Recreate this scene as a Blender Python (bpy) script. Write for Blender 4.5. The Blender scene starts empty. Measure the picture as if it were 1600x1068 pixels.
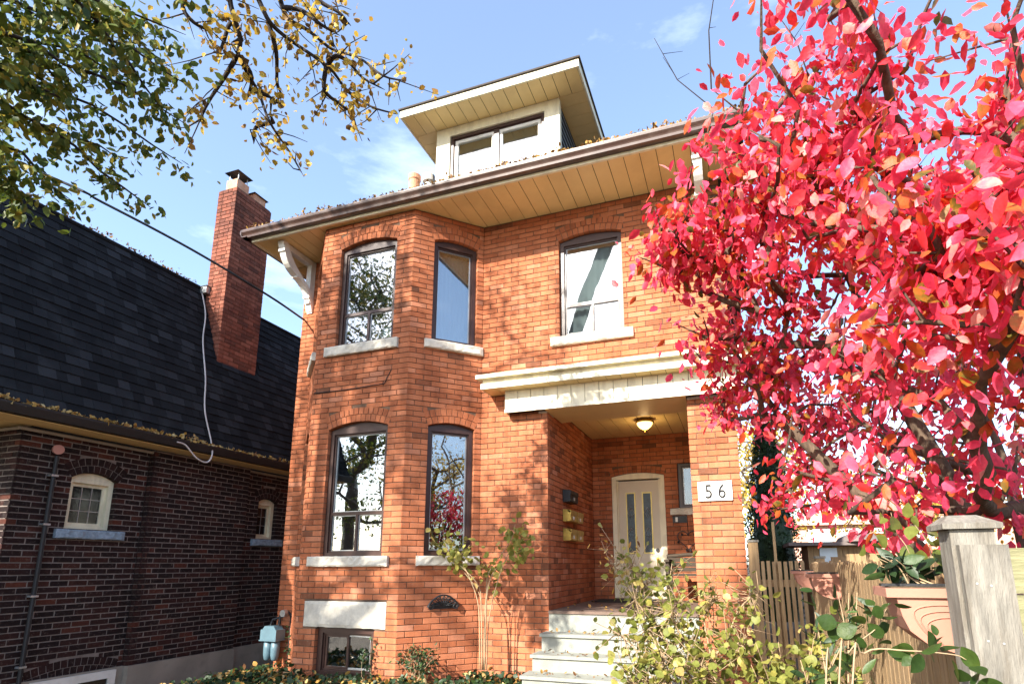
import bpy, math, random
import numpy as np
from mathutils import Vector, Matrix
random.seed(7); RNG = np.random.default_rng(11)
R = math.radians
sc = bpy.context.scene; COL = sc.collection

# ------------------------------------------------------------------ camera
F_, PX, PY = 885.58, 841.12, 701.14          # focal length and principal point in photo pixels (1600 wide)
YAW, PIT, ROL = .3310975, .2018672, -.00386906
w_ = Vector((-math.sin(YAW)*math.cos(PIT), math.cos(YAW)*math.cos(PIT), math.sin(PIT)))
rt = Vector((math.cos(YAW), math.sin(YAW), 0)); up = rt.cross(w_)
r_ = rt*math.cos(ROL)+up*math.sin(ROL); u_ = -rt*math.sin(ROL)+up*math.cos(ROL)
cd = bpy.data.cameras.new('camera'); cam = bpy.data.objects.new('camera', cd); COL.objects.link(cam)
cam.matrix_world = Matrix(((r_.x, u_.x, -w_.x, 0), (r_.y, u_.y, -w_.y, 0), (r_.z, u_.z, -w_.z, 0), (0, 0, 0, 1)))
cd.sensor_width = 36; cd.lens = 36*F_/1600; cd.shift_x = (800-PX)/1600; cd.shift_y = (PY-534)/1600
cd.clip_start = .05; cd.clip_end = 2000
sc.camera = cam
def ray(x, y): return r_*((x-PX)/F_) - u_*((y-PY)/F_) + w_
def onY(x, y, Y): d = ray(x, y); return d*(Y/d.y)
def onX(x, y, X): d = ray(x, y); return d*(X/d.x)
def onZ(x, y, Z): d = ray(x, y); return d*(Z/d.z)
def atd(x, y, dist): return ray(x, y).normalized()*dist
def proj(p):
    p = Vector(p); k = p.dot(w_)
    if k < .05: return (-9999, -9999)
    return (PX+F_*p.dot(r_)/k, PY-F_*p.dot(u_)/k)

# ------------------------------------------------------------------ sun and sky
SUN = Vector((-.36, -1, .64)).normalized()    # towards the sun
wd = bpy.data.worlds.new('World'); sc.world = wd; wd.use_nodes = True
nt = wd.node_tree; nt.nodes.clear()
out = nt.nodes.new('ShaderNodeOutputWorld'); bg = nt.nodes.new('ShaderNodeBackground'); sky = nt.nodes.new('ShaderNodeTexSky')
sky.sky_type = 'NISHITA'; sky.sun_disc = False
sky.sun_elevation = math.asin(SUN.z); sky.sun_rotation = math.atan2(SUN.x, SUN.y)
sky.air_density = 1.0; sky.dust_density = 1.2; sky.ozone_density = 2.6
tc = nt.nodes.new('ShaderNodeTexCoord'); mp = nt.nodes.new('ShaderNodeMapping'); mp.inputs['Scale'].default_value = (1.3, 1.3, 4.0)
mp.inputs['Rotation'].default_value = (.2, .35, .3)
nz = nt.nodes.new('ShaderNodeTexNoise'); nz.inputs['Scale'].default_value = 1.9; nz.inputs['Detail'].default_value = 8; nz.inputs['Roughness'].default_value = .58
rp = nt.nodes.new('ShaderNodeValToRGB'); rp.color_ramp.elements[0].position = .52; rp.color_ramp.elements[1].position = .86
rp.color_ramp.elements[0].color = (.05, .05, .05, 1); rp.color_ramp.elements[1].color = (.62, .62, .62, 1)
mx = nt.nodes.new('ShaderNodeMix'); mx.data_type = 'RGBA'; mx.inputs['B'].default_value = (6.6, 7.3, 8.4, 1)
L = nt.links.new
L(tc.outputs['Generated'], mp.inputs['Vector']); L(mp.outputs[0], nz.inputs['Vector']); L(nz.outputs['Fac'], rp.inputs['Fac'])
L(rp.outputs['Color'], mx.inputs['Factor']); L(sky.outputs[0], mx.inputs['A']); L(mx.outputs['Result'], bg.inputs['Color']); L(bg.outputs[0], out.inputs['Surface'])
bg.inputs['Strength'].default_value = .148
sd = bpy.data.lights.new('sun', 'SUN'); sd.energy = 5.0; sd.angle = R(.55); sd.color = (1, .93, .82)
so = bpy.data.objects.new('sun', sd); COL.objects.link(so); so.rotation_euler = SUN.to_track_quat('Z', 'Y').to_euler()
sc.view_settings.view_transform = 'Standard'; sc.view_settings.look = 'None'; sc.view_settings.gamma = 1
sc.view_settings.exposure = 1.54

# ------------------------------------------------------------------ materials
def srgb(r, g, b):
    f = lambda c: (c/255/12.92) if c/255 <= .04045 else ((c/255+.055)/1.055)**2.4
    return (f(r), f(g), f(b), 1)
class NT:
    def __init__(s, name):
        s.m = bpy.data.materials.new(name); s.m.use_nodes = True; s.t = s.m.node_tree; s.t.nodes.clear()
        s.o = s.n('OutputMaterial')
    def n(s, k, **kw):
        q = s.t.nodes.new('ShaderNode'+k)
        for a, v in kw.items():
            if hasattr(q, a): setattr(q, a, v)
            else: q.inputs[a.replace('_', ' ')].default_value = v
        return q
    def l(s, a, b): s.t.links.new(a, b)
    def obj(s, scale=(1, 1, 1), geo=False):
        c = s.n('NewGeometry') if geo else s.n('TexCoord'); m = s.n('Mapping'); m.inputs['Scale'].default_value = scale
        s.l(c.outputs['Position' if geo else 'Object'], m.inputs['Vector']); return m.outputs[0]
    def noise(s, vec, scale, detail=4, rough=.55):
        q = s.n('TexNoise'); q.inputs['Scale'].default_value = scale; q.inputs['Detail'].default_value = detail; q.inputs['Roughness'].default_value = rough
        s.l(vec, q.inputs['Vector']); return q.outputs['Fac']
    def ramp(s, fac, stops):
        q = s.n('ValToRGB'); e = q.color_ramp.elements
        while len(e) < len(stops): e.new(.5)
        for i, (p, c) in enumerate(stops): e[i].position = p; e[i].color = c
        s.l(fac, q.inputs['Fac']); return q.outputs['Color']
    def mix(s, a, b, fac, mode='MIX'):
        q = s.n('Mix'); q.data_type = 'RGBA'; q.blend_type = mode
        for v, k in ((a, 'A'), (b, 'B'), (fac, 'Factor')):
            if isinstance(v, (tuple, float, int)): q.inputs[k].default_value = v
            else: s.l(v, q.inputs[k])
        return q.outputs['Result']
    def bump(s, h, strength, dist):
        q = s.n('Bump'); q.inputs['Strength'].default_value = strength; q.inputs['Distance'].default_value = dist; s.l(h, q.inputs['Height']); return q.outputs[0]
    def bsdf(s, col, rough=.8, bump=None, metal=0, spec=.4, sub=None):
        q = s.n('BsdfPrincipled'); q.inputs['Roughness'].default_value = rough; q.inputs['Metallic'].default_value = metal; q.inputs['Specular IOR Level'].default_value = spec
        if isinstance(col, tuple): q.inputs['Base Color'].default_value = col
        else: s.l(col, q.inputs['Base Color'])
        if bump is not None: s.l(bump, q.inputs['Normal'])
        return q.outputs[0]
    def done(s, sh): s.l(sh, s.o.inputs['Surface']); return s.m
M = {}
def brick_mat(name, stops, stain, sat=.35):
    t = NT(name); a = t.n('Attribute'); a.attribute_name = 'tone'
    p = t.obj(geo=True)
    c = t.ramp(a.outputs['Fac'], stops)
    n1 = t.noise(p, 26, 5, .7); n2 = t.noise(p, 1.4, 4, .6); n3 = t.noise(p, 140, 3, .6)
    c = t.mix(c, stain, t.ramp(n2, [(.5, (0, 0, 0, 1)), (.78, (sat, sat, sat, 1))]))
    n4 = t.noise(t.obj((5, 5, .55), geo=True), 1.3, 5, .65)
    c = t.mix(c, t.ramp(n4, [(.34, (.70, .67, .65, 1)), (.54, (1.04, 1.04, 1.04, 1))]), .8, 'MULTIPLY')
    c = t.mix(c, (.30, .24, .2, 1), t.ramp(n1, [(.55, (0, 0, 0, 1)), (.8, (.4, .4, .4, 1))]))
    c = t.mix(c, t.ramp(n3, [(.3, (.72, .72, .72, 1)), (.7, (1.12, 1.12, 1.12, 1))]), .8, 'MULTIPLY')
    return t.done(t.bsdf(c, .9, t.bump(n3, .5, .004), spec=.25))
M['brick'] = brick_mat('orange_brick', [(0, (.17, .07, .038, 1)), (.10, (.26, .082, .036, 1)), (.2, (.36, .112, .048, 1)), (.6, (.42, .142, .063, 1)), (.88, (.45, .162, .078, 1)), (1, (.47, .195, .11, 1))], (.31, .100, .046, 1))
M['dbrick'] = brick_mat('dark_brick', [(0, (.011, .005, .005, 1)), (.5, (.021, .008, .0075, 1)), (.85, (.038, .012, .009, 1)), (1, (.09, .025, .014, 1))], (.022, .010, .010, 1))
M['cbrick'] = brick_mat('chimney_brick', [(0, (.12, .045, .03, 1)), (.5, (.22, .068, .04, 1)), (1, (.30, .11, .07, 1))], (.07, .027, .022, 1), .8)
def plain(name, c, rough=.6, var=.2, scale=6, bscale=60, bs=.15, metal=0, spec=.4, dirt=None, dscale=2.5, stretch=(1, 1, 1)):
    t = NT(name); p = t.obj(stretch, geo=True); n = t.noise(p, scale, 6, .6); nb = t.noise(p, bscale, 4)
    k = t.ramp(n, [(.25, (1-var, 1-var, 1-var, 1)), (.75, (1+var*.5, 1+var*.5, 1+var*.5, 1))])
    col = t.mix(c, k, 1.0, 'MULTIPLY')
    if dirt:
        n2 = t.noise(p, dscale, 7, .65); col = t.mix(col, dirt, t.ramp(n2, [(.48, (0, 0, 0, 1)), (.72, (.75, .75, .75, 1))]))
    return t.done(t.bsdf(col, rough, t.bump(nb, bs, .01), metal, spec))
M['mortar'] = plain('grey_mortar', (.15, .095, .065, 1), .95, .35, 9, 90, .3, spec=.1, dirt=(.06, .042, .032, 1))
M['dmortar'] = plain('pale_mortar', (.21, .175, .155, 1), .95, .4, 7, 90, .3, spec=.1, dirt=(.10, .085, .075, 1))
M['cmortar'] = plain('chimney_mortar', (.12, .07, .05, 1), .95, .4, 7, 90, .3, spec=.1)
M['stone'] = plain('limestone', (.62, .58, .49, 1), .85, .3, 7, 45, .5, dirt=(.30, .28, .25, 1), dscale=5)
M['bluestone'] = plain('blue_grey_stone', (.26, .34, .42, 1), .85, .4, 22, 30, 1.2, dirt=(.12, .16, .2, 1), dscale=14)
M['cream'] = plain('cream_aluminium', (.76, .58, .27, 1), .45, .08, 3, 40, .04, dirt=(.60, .44, .20, 1), dscale=1.2)  # cream of soffits and undersides, with warm bounce light put into the colour
M['creamlit'] = plain('cream_paint_lit', (.76, .70, .51, 1), .5, .16, 4, 40, .08, dirt=(.44, .39, .28, 1), dscale=2.2, stretch=(2.2, 2.2, .8))  # paler copy of the cream for fronts, its lit look put into the colour
M['white'] = plain('white_paint', (.70, .68, .63, 1), .5, .10, 5, 60, .1, dirt=(.5, .47, .4, 1), dscale=4)
M['brown'] = plain('brown_trim', (.050, .024, .019, 1), .38, .2, 8, 60, .05)
M['gutter'] = plain('brown_gutter', (.075, .042, .033, 1), .33, .2, 5, 40, .05, spec=.55, dirt=(.13, .10, .085, 1), dscale=3)
M['gap'] = plain('dark_gap', (.012, .010, .008, 1), .9)
M['black'] = plain('black_iron', (.010, .011, .013, 1), .55, .3, 20, 80, .2, spec=.5)
M['shingle_h'] = plain('brown_shingle', (.06, .05, .045, 1), .95, .4, 30, 120, .6)
def shingle():
    t = NT('black_shingle'); a = t.n('Attribute'); a.attribute_name = 'tone'; p = t.obj(geo=True)
    c = t.ramp(a.outputs['Fac'], [(0, (.008, .009, .011, 1)), (.6, (.014, .016, .019, 1)), (1, (.027, .030, .035, 1))])
    n = t.noise(p, 260, 3, .7); n2 = t.noise(p, 2.2, 5)
    c = t.mix(c, t.ramp(n, [(.3, (.55, .55, .55, 1)), (.7, (1.5, 1.5, 1.5, 1))]), .8, 'MULTIPLY')
    c = t.mix(c, (.05, .056, .062, 1), t.ramp(n2, [(.55, (0, 0, 0, 1)), (.85, (.45, .45, .45, 1))]))
    return t.done(t.bsdf(c, .95, t.bump(n, .6, .004), spec=.15))
M['shingle'] = shingle()
M['concrete'] = plain('rough_concrete', (.30, .26, .21, 1), .95, .35, 5, 40, .5, dirt=(.13, .115, .095, 1), dscale=2.5)
M['step'] = plain('worn_grey_paint', (.26, .27, .235, 1), .7, .2, 6, 50, .25, dirt=(.17, .16, .135, 1), dscale=4)
M['deck'] = plain('worn_brown_deck', (.15, .10, .075, 1), .8, .3, 10, 60, .3, dirt=(.12, .09, .07, 1), dscale=3)
M['door'] = plain('putty_door_paint', (.56, .49, .37, 1), .45, .06, 4, 50, .05)
M['brass'] = plain('brass', (.55, .40, .10, 1), .34, .3, 14, 60, .15, metal=.75)
M['brasstrim'] = plain('brass_trim', (.55, .43, .14, 1), .4, .1, 14, 60, .05, metal=.3)
M['terra'] = plain('terracotta', (.36, .165, .115, 1), .8, .12, 6, 80, .1, dirt=(.31, .18, .125, 1), dscale=4)
M['clay'] = plain('clay_flue', (.55, .27, .16, 1), .85, .25, 9, 60, .3, dirt=(.62, .42, .30, 1), dscale=5)
M['zinc'] = plain('galvanised', (.45, .47, .48, 1), .4, .2, 14, 60, .1, metal=.7)
M['meter'] = plain('grey_blue_meter', (.085, .15, .185, 1), .45, .2, 8, 60, .1)
M['wood'] = plain('tan_fence_wood', (.32, .21, .105, 1), .85, .45, 5, 30, .5, dirt=(.27, .19, .11, 1), dscale=3, stretch=(9, 9, .6))
M['greywood'] = plain('weathered_grey_wood', (.21, .195, .165, 1), .85, .6, 5, 30, .6, dirt=(.11, .09, .065, 1), dscale=4, stretch=(7, 7, 1.1))
M['mosswood'] = plain('mossy_board', (.23, .22, .12, 1), .9, .4, 5, 30, .5, dirt=(.12, .13, .06, 1), dscale=6, stretch=(1, 9, 9))
M['benchwood'] = plain('dark_bench_wood', (.05, .036, .024, 1), .85, .4, 6, 30, .5, stretch=(.7, 9, 9))
M['rubber'] = plain('dark_mat', (.02, .019, .018, 1), .95, .3, 30, 200, .6)
M['cable'] = plain('black_cable', (.012, .012, .014, 1), .5)
M['wcable'] = plain('white_cable', (.60, .56, .54, 1), .5)
M['pinkcap'] = plain('pale_red_cap', (.45, .20, .16, 1), .6)
M['bluepot'] = plain('blue_plastic', (.16, .24, .38, 1), .45)
M['siding'] = plain('grey_slate_siding', (.10, .11, .12, 1), .8, .3, 10, 60, .3)
M['bark'] = plain('grey_brown_bark', (.12, .085, .062, 1), .95, .5, 16, 50, .9, stretch=(1, 1, .25))
M['shrubbark'] = plain('striped_shrub_bark', (.105, .072, .048, 1), .95, .6, 40, 70, .9, stretch=(1, 1, .12))
M['darkbark'] = plain('dark_twig_bark', (.032, .025, .022, 1), .95, .4, 30, 60, .5)
M['stem'] = plain('dry_stem', (.34, .24, .14, 1), .85, .3, 20)
M['pinkwall'] = plain('pink_far_wall', (.60, .33, .25, 1), .9, .15, 4, 30, .2)
M['roofgrey'] = plain('far_roof', (.16, .13, .12, 1), .9, .3, 6)
M['panelblue'] = plain('pale_blue_panel', (.55, .64, .70, 1), .6, .1, 4)
M['curtain'] = plain('pale_blind', (.40, .44, .445, 1), .9, .12, 3, spec=.1)
M['paleblind'] = plain('white_blind', (.48, .52, .53, 1), .9, .1, 3, spec=.1)
M['dark'] = plain('dark_room', (.018, .018, .02, 1), .9, .2, 3)
M['asphalt'] = plain('asphalt', (.05, .05, .05, 1), .95, .3, 30, 200, .6)
M['pave'] = plain('concrete_paving', (.35, .33, .30, 1), .95, .25, 5, 80, .3)
M['soil'] = plain('leafy_soil', (.075, .050, .030, 1), .98, .5, 14, 50, .9, dirt=(.16, .105, .045, 1), dscale=9)
def glass(name, base, lo, hi, wav=.0016):
    t = NT(name); p = t.obj(geo=True); n = t.noise(p, 1.7, 2)
    b = t.bump(n, wav, .35)
    g = t.n('BsdfGlossy'); g.inputs['Roughness'].default_value = .015; g.inputs['Color'].default_value = (.95, .97, 1, 1); t.l(b, g.inputs['Normal'])
    tr = t.n('BsdfTransparent'); tr.inputs['Color'].default_value = base
    lw = t.n('LayerWeight'); lw.inputs['Blend'].default_value = .35
    mr = t.n('MapRange'); mr.inputs['To Min'].default_value = lo; mr.inputs['To Max'].default_value = hi; t.l(lw.outputs['Fresnel'], mr.inputs['Value'])
    ms = t.n('MixShader'); t.l(mr.outputs[0], ms.inputs[0]); t.l(tr.outputs[0], ms.inputs[1]); t.l(g.outputs[0], ms.inputs[2])
    return t.done(ms.outputs[0])
M['glass'] = glass('window_glass', (.80, .84, .84, 1), .22, .95, .003)
M['glass_dim'] = glass('porch_window_glass', (.5, .6, .65, 1), .05, .8)
M['doorglass'] = plain('textured_blue_glass', (.03, .055, .075, 1), .3, .6, 8, 45, .5, spec=.35)
def leafmat(name, stops, trans=.4, gloss=.35):
    t = NT(name); a = t.n('Attribute'); a.attribute_name = 'tone'; p = t.obj(geo=True)
    n = t.noise(p, 60, 4, .6); n5 = t.noise(p, 22, 3, .6)
    ad = t.n('Math'); ad.operation = 'MULTIPLY_ADD'; ad.inputs[1].default_value = .34; t.l(n5, ad.inputs[0])
    sb = t.n('Math'); sb.operation = 'SUBTRACT'; sb.inputs[1].default_value = .17; t.l(a.outputs['Fac'], sb.inputs[0]); t.l(sb.outputs[0], ad.inputs[2])
    c = t.ramp(ad.outputs[0], stops)
    c = t.mix(c, t.ramp(n, [(.3, (.7, .7, .7, 1)), (.7, (1.15, 1.15, 1.15, 1))]), .8, 'MULTIPLY')
    q = t.bsdf(c, .48, t.bump(n, .25, .01), spec=gloss); tl = t.n('BsdfTranslucent'); t.l(c, tl.inputs['Color'])
    ms = t.n('MixShader'); ms.inputs[0].default_value = trans; t.l(q, ms.inputs[1]); t.l(tl.outputs[0], ms.inputs[2])
    return t.done(ms.outputs[0])
M['redleaf'] = leafmat('crimson_leaf', [(0, (.10, .10, .015, 1)), (.06, (.30, .13, .012, 1)), (.13, (.58, .11, .02, 1)), (.24, (.74, .040, .040, 1)), (.6, (.82, .048, .115, 1)), (.9, (.85, .12, .21, 1)), (1, (.80, .30, .24, 1))], .45, .5)
M['greenleaf'] = leafmat('green_leaf', [(0, (.018, .045, .010, 1)), (.5, (.045, .085, .016, 1)), (.8, (.12, .15, .02, 1)), (1, (.30, .23, .03, 1))], .4)
M['yelleaf'] = leafmat('yellow_leaf', [(0, (.10, .055, .02, 1)), (.35, (.28, .15, .03, 1)), (.7, (.52, .34, .04, 1)), (1, (.60, .46, .10, 1))], .42, .25)
M['roseleaf'] = leafmat('pale_green_leaf', [(0, (.10, .06, .02, 1)), (.2, (.11, .14, .025, 1)), (.6, (.235, .255, .055, 1)), (.85, (.40, .36, .085, 1)), (1, (.60, .44, .18, 1))], .42, .3)
M['darkleaf'] = leafmat('dark_green_leaf', [(0, (.012, .030, .012, 1)), (.7, (.028, .060, .018, 1)), (1, (.06, .11, .025, 1))], .25, .45)
M['litter'] = leafmat('fallen_leaf', [(0, (.09, .04, .02, 1)), (.4, (.25, .12, .04, 1)), (.75, (.48, .28, .06, 1)), (1, (.58, .45, .22, 1))], .2, .2)
M['cedar'] = leafmat('cedar_leaf', [(0, (.010, .026, .010, 1)), (1, (.030, .060, .018, 1))], .1, .3)
def lampglass():
    t = NT('lit_amber_glass'); e = t.n('Emission'); e.inputs['Color'].default_value = (1, .62, .20, 1); e.inputs['Strength'].default_value = 1.6
    q = t.bsdf((.8, .55, .2, 1), .25, spec=.5); ad = t.n('AddShader'); t.l(e.outputs[0], ad.inputs[0]); t.l(q, ad.inputs[1]); return t.done(ad.outputs[0])
M['lampglass'] = lampglass()

# ------------------------------------------------------------------ mesh helpers
def link(o, parent=None):
    COL.objects.link(o)
    if parent is not None: o.parent = parent
    return o
def tag(o, label=None, cat=None, group=None, kind=None):
    if label: o['label'] = label
    if cat: o['category'] = cat
    if group: o['group'] = group
    if kind: o['kind'] = kind
    return o
def thing(name, label, cat, loc=(0, 0, 0), group=None):
    o = bpy.data.objects.new(name, None); o.empty_display_size = .1; COL.objects.link(o); o.location = loc
    return tag(o, label, cat, group)
class MB:
    def __init__(s): s.v = []; s.f = []; s.t = []; s.smooth = False
    def add(s, vs, fs, tone=.5):
        b = len(s.v); s.v += [tuple(q) for q in vs]
        for f in fs: s.f.append(tuple(b+i for i in f)); s.t.append(tone)
    def box(s, a, b, tone=.5):
        x0, y0, z0 = a; x1, y1, z1 = b
        s.add([(x0, y0, z0), (x1, y0, z0), (x1, y1, z0), (x0, y1, z0), (x0, y0, z1), (x1, y0, z1), (x1, y1, z1), (x0, y1, z1)],
              [(3, 2, 1, 0), (4, 5, 6, 7), (0, 1, 5, 4), (1, 2, 6, 5), (2, 3, 7, 6), (3, 0, 4, 7)], tone); return s
    def fbox(s, P, u0, u1, d0, d1, z0, z1, tone=.5):      # box in a wall frame P(u, depth, z)
        s.add([P(u, d, z) for z in (z0, z1) for u, d in ((u0, d0), (u1, d0), (u1, d1), (u0, d1))],
              [(3, 2, 1, 0), (4, 5, 6, 7), (0, 1, 5, 4), (1, 2, 6, 5), (2, 3, 7, 6), (3, 0, 4, 7)], tone); return s
    def prism(s, poly, a, b):                             # poly: points; a, b: offsets (Vectors)
        n = len(poly); s.add([Vector(p)+a for p in poly]+[Vector(p)+b for p in poly],
            [tuple(range(n))[::-1], tuple(range(n, 2*n))]+[(i, (i+1) % n, n+(i+1) % n, n+i) for i in range(n)]); return s
    def tube(s, pts, rad, n=6, caps=True):
        pts = [Vector(p) for p in pts]; m = len(pts)
        if not hasattr(rad, '__len__'): rad = [rad]*m
        b = len(s.v); prev = None
        for i, p in enumerate(pts):
            d = (pts[min(i+1, m-1)]-pts[max(i-1, 0)])
            d = d.normalized() if d.length > 1e-9 else Vector((0, 0, 1))
            if prev is None:
                a = d.cross(Vector((0, 0, 1)) if abs(d.z) < .9 else Vector((1, 0, 0))).normalized()
            else:
                a = (prev-d*prev.dot(d)); a = a.normalized() if a.length > 1e-6 else d.orthogonal().normalized()
            prev = a; c = d.cross(a)
            for k in range(n):
                q = 2*math.pi*k/n; s.v.append(tuple(p+(a*math.cos(q)+c*math.sin(q))*rad[i]))
        for i in range(m-1):
            for k in range(n):
                s.f.append((b+i*n+k, b+i*n+(k+1) % n, b+(i+1)*n+(k+1) % n, b+(i+1)*n+k)); s.t.append(.5)
        if caps:
            s.f.append(tuple(b+k for k in range(n))[::-1]); s.t.append(.5); s.f.append(tuple(b+(m-1)*n+k for k in range(n))); s.t.append(.5)
        return s
    def lathe(s, c, prof, n=16):                          # prof: (radius, z) about vertical axis at c
        b = len(s.v); m = len(prof)
        for r, z in prof:
            for k in range(n): q = 2*math.pi*k/n; s.v.append((c[0]+r*math.cos(q), c[1]+r*math.sin(q), c[2]+z))
        for i in range(m-1):
            for k in range(n): s.f.append((b+i*n+k, b+i*n+(k+1) % n, b+(i+1)*n+(k+1) % n, b+(i+1)*n+k)); s.t.append(.5)
        s.f.append(tuple(b+k for k in range(n))[::-1]); s.t.append(.5); s.f.append(tuple(b+(m-1)*n+k for k in range(n))); s.t.append(.5)
        return s
    def build(s, name, mat, parent=None, kind=None, smooth=False, origin=None):
        me = bpy.data.meshes.new(name); vs = s.v
        o = bpy.data.objects.new(name, me)
        me.from_pydata(vs, [], s.f); me.materials.append(M[mat] if isinstance(mat, str) else mat)
        at = me.attributes.new('tone', 'FLOAT', 'FACE'); at.data.foreach_set('value', np.array(s.t, dtype=np.float32))
        if smooth: me.polygons.foreach_set('use_smooth', np.ones(len(s.f), dtype=bool))
        me.update(); link(o, parent)
        if parent is not None and parent.type == 'EMPTY' and parent.parent is None: o.matrix_parent_inverse = Matrix.Translation(-Vector(parent.location))
        elif parent is not None and parent.parent is not None: o.matrix_parent_inverse = Matrix.Identity(4) if parent.matrix_parent_inverse == Matrix.Identity(4) else Matrix.Identity(4)
        if kind: o['kind'] = kind
        return o
# all geometry is written in world coordinates; things' Empties stand at their base and parts carry the inverse offset.

# ------------------------------------------------------------------ brick walls
COURSE = .0737
def bgeo(P, u0, u1, z0, z1, depth, out_=0.):
    c = .0035; o = out_
    v = [P(u0+c, -o, z0+c), P(u1-c, -o, z0+c), P(u1-c, -o, z1-c), P(u0+c, -o, z1-c),
         P(u0, c-o, z0), P(u1, c-o, z0), P(u1, c-o, z1), P(u0, c-o, z1),
         P(u0, depth, z0), P(u1, depth, z0), P(u1, depth, z1), P(u0, depth, z1)]
    return v
BF = [(0, 1, 2, 3)]+[(4+i, 4+(i+1) % 4, (i+1) % 4, i) for i in range(4)]+[(8+i, 8+(i+1) % 4, 4+(i+1) % 4, 4+i) for i in range(4)]
def frame(O, U, N):
    O = Vector(O); U = Vector(U).normalized(); N = Vector(N).normalized()
    def P(u, d, z): return Vector((O.x+U.x*u-N.x*d, O.y+U.y*u-N.y*d, z))
    return P
def arcz(op, u):
    u0, u1, za, zb, rise = op; w = u1-u0; Rr = (w*w/4+rise*rise)/(2*rise); zc = zb+rise-Rr
    return zc+math.sqrt(max(0, Rr*Rr-(u-(u0+u1)/2)**2))
def subtract(iv, a, b):
    o = []
    for s, e in iv:
        if b <= s or a >= e: o.append((s, e)); continue
        if a-s > .02: o.append((s, a))
        if e-b > .02: o.append((b, e))
    return o
def wall(B, K, P, Lw, z0, z1, ops=(), e0=0, e1=0, k0=0., k1=0., zb=-1.6, ring=.2, bl=.222, dep=.102, phase=0., course=COURSE, jit=1.0, dark=.045, jw=.0044, kd=.009):
    nC = int((z1-zb)/course)+2
    for k in range(nC):
        a = zb+k*course; b = a+course; zl = max(a+jw, z0); zh = min(b-jw, z1)
        if zh-zl < .015: continue
        zm = (zl+zh)/2
        s0 = (.108 if (e0 and k % 2 == e0-1) else 0); s1 = Lw-(.108 if (e1 and k % 2 == e1-1) else 0)
        iv = [(s0, s1)]
        for op in ops:
            u0, u1, za, zt, rise = op
            if za < zm < zt+(0 if rise else .0): iv = subtract(iv, u0, u1)
            elif rise and zm >= zt:
                w = u1-u0; Rr = (w*w/4+rise*rise)/(2*rise)+ring+.006; zc = zt+rise-(Rr-ring-.006)
                q = Rr*Rr-(zm-zc)**2
                if q > 0:
                    h = min(math.sqrt(q), w/2+.02+(zm-zt)*.18)
                    if abs(zm-zc) > 0: iv = subtract(iv, (u0+u1)/2-h-.004, (u0+u1)/2+h+.004)
        for s, e in iv:
            u = math.floor((s-phase-(k % 2)*bl/2)/bl)*bl+phase+(k % 2)*bl/2
            cuts = [s]
            while u < e-.001:
                if u > s+.045 and u < e-.045: cuts.append(u+random.uniform(-.008, .008)*jit)
                u += bl
            cuts.append(e)
            for i in range(len(cuts)-1):
                a0 = cuts[i]+(jw if i else .0005); a1 = cuts[i+1]-(jw if i < len(cuts)-2 else .0005)
                tone = random.uniform(.15, 1) if random.random() > dark else random.uniform(0, .14)
                B.append((bgeo(P, a0, a1, zl+random.uniform(-.0012, .0012), zh+random.uniform(-.0012, .0012), dep, random.uniform(-.0025, .0025)*jit), tone))
    # arches: two rings of headers
    for op in ops:
        u0, u1, za, zt, rise = op
        if not rise: continue
        w = u1-u0; R0 = (w*w/4+rise*rise)/(2*rise); zc = zt+rise-R0; uc = (u0+u1)/2; A = math.asin(w/2/R0)
        for j in range(2):
            ra = R0+j*(ring/2)+.002; rb = R0+(j+1)*(ring/2)-.004
            n = max(5, round(2*A*(ra+rb)/2/.077))
            for i in range(n):
                q0 = -A*1.02+2.04*A*i/n+.004/ra; q1 = -A*1.02+2.04*A*(i+1)/n-.004/ra
                pt = lambda q, r, d: P(uc+r*math.sin(q), d, zc+r*math.cos(q))
                c = .003; o = random.uniform(-.002, .002)
                v = [pt(q0+c/ra, ra+c, o), pt(q1-c/ra, ra+c, o), pt(q1-c/ra, rb-c, o), pt(q0+c/ra, rb-c, o)]
                v += [pt(q0, ra, c), pt(q1, ra, c), pt(q1, rb, c), pt(q0, rb, c), pt(q0, ra, dep), pt(q1, ra, dep), pt(q1, rb, dep), pt(q0, rb, dep)]
                B.append((v, random.uniform(.1, .75)))
    # mortar backing with the openings left free
    us = {k0, Lw-k1}; zs = {z0, z1}
    for u0, u1, za, zt, rise in ops:
        us |= {max(k0, min(Lw-k1, u0-.004)), max(k0, min(Lw-k1, u1+.004))}; zs |= {max(z0, za-.004), min(z1, zt+.004)}
        if rise: zs.add(min(z1, zt+rise+.012))
    us = sorted(us); zs = sorted(zs)
    for i in range(len(us)-1):
        for j in range(len(zs)-1):
            if us[i+1]-us[i] < .002 or zs[j+1]-zs[j] < .002: continue
            um = (us[i]+us[i+1])/2; zm = (zs[j]+zs[j+1])/2
            if any(u0-.004 < um < u1+.004 and za-.004 < zm < zt+(rise+.012 if rise else .004) for u0, u1, za, zt, rise in ops): continue
            K.fbox(P, us[i], us[i+1], kd, .2, zs[j], zs[j+1])
    for op in ops:
        u0, u1, za, zt, rise = op
        if not rise: continue
        n = 12; top = zt+rise+.012
        for i in range(n):
            a = u0+(u1-u0)*i/n; b = u0+(u1-u0)*(i+1)/n; za_, zb_ = arcz(op, a)+.006, arcz(op, b)+.006
            v = [P(a, .007, za_), P(b, .007, zb_), P(b, .007, top), P(a, .007, top), P(a, .2, za_), P(b, .2, zb_), P(b, .2, top), P(a, .2, top)]
            K.add(v, [(0, 1, 2, 3), (1, 0, 4, 5)])
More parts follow.
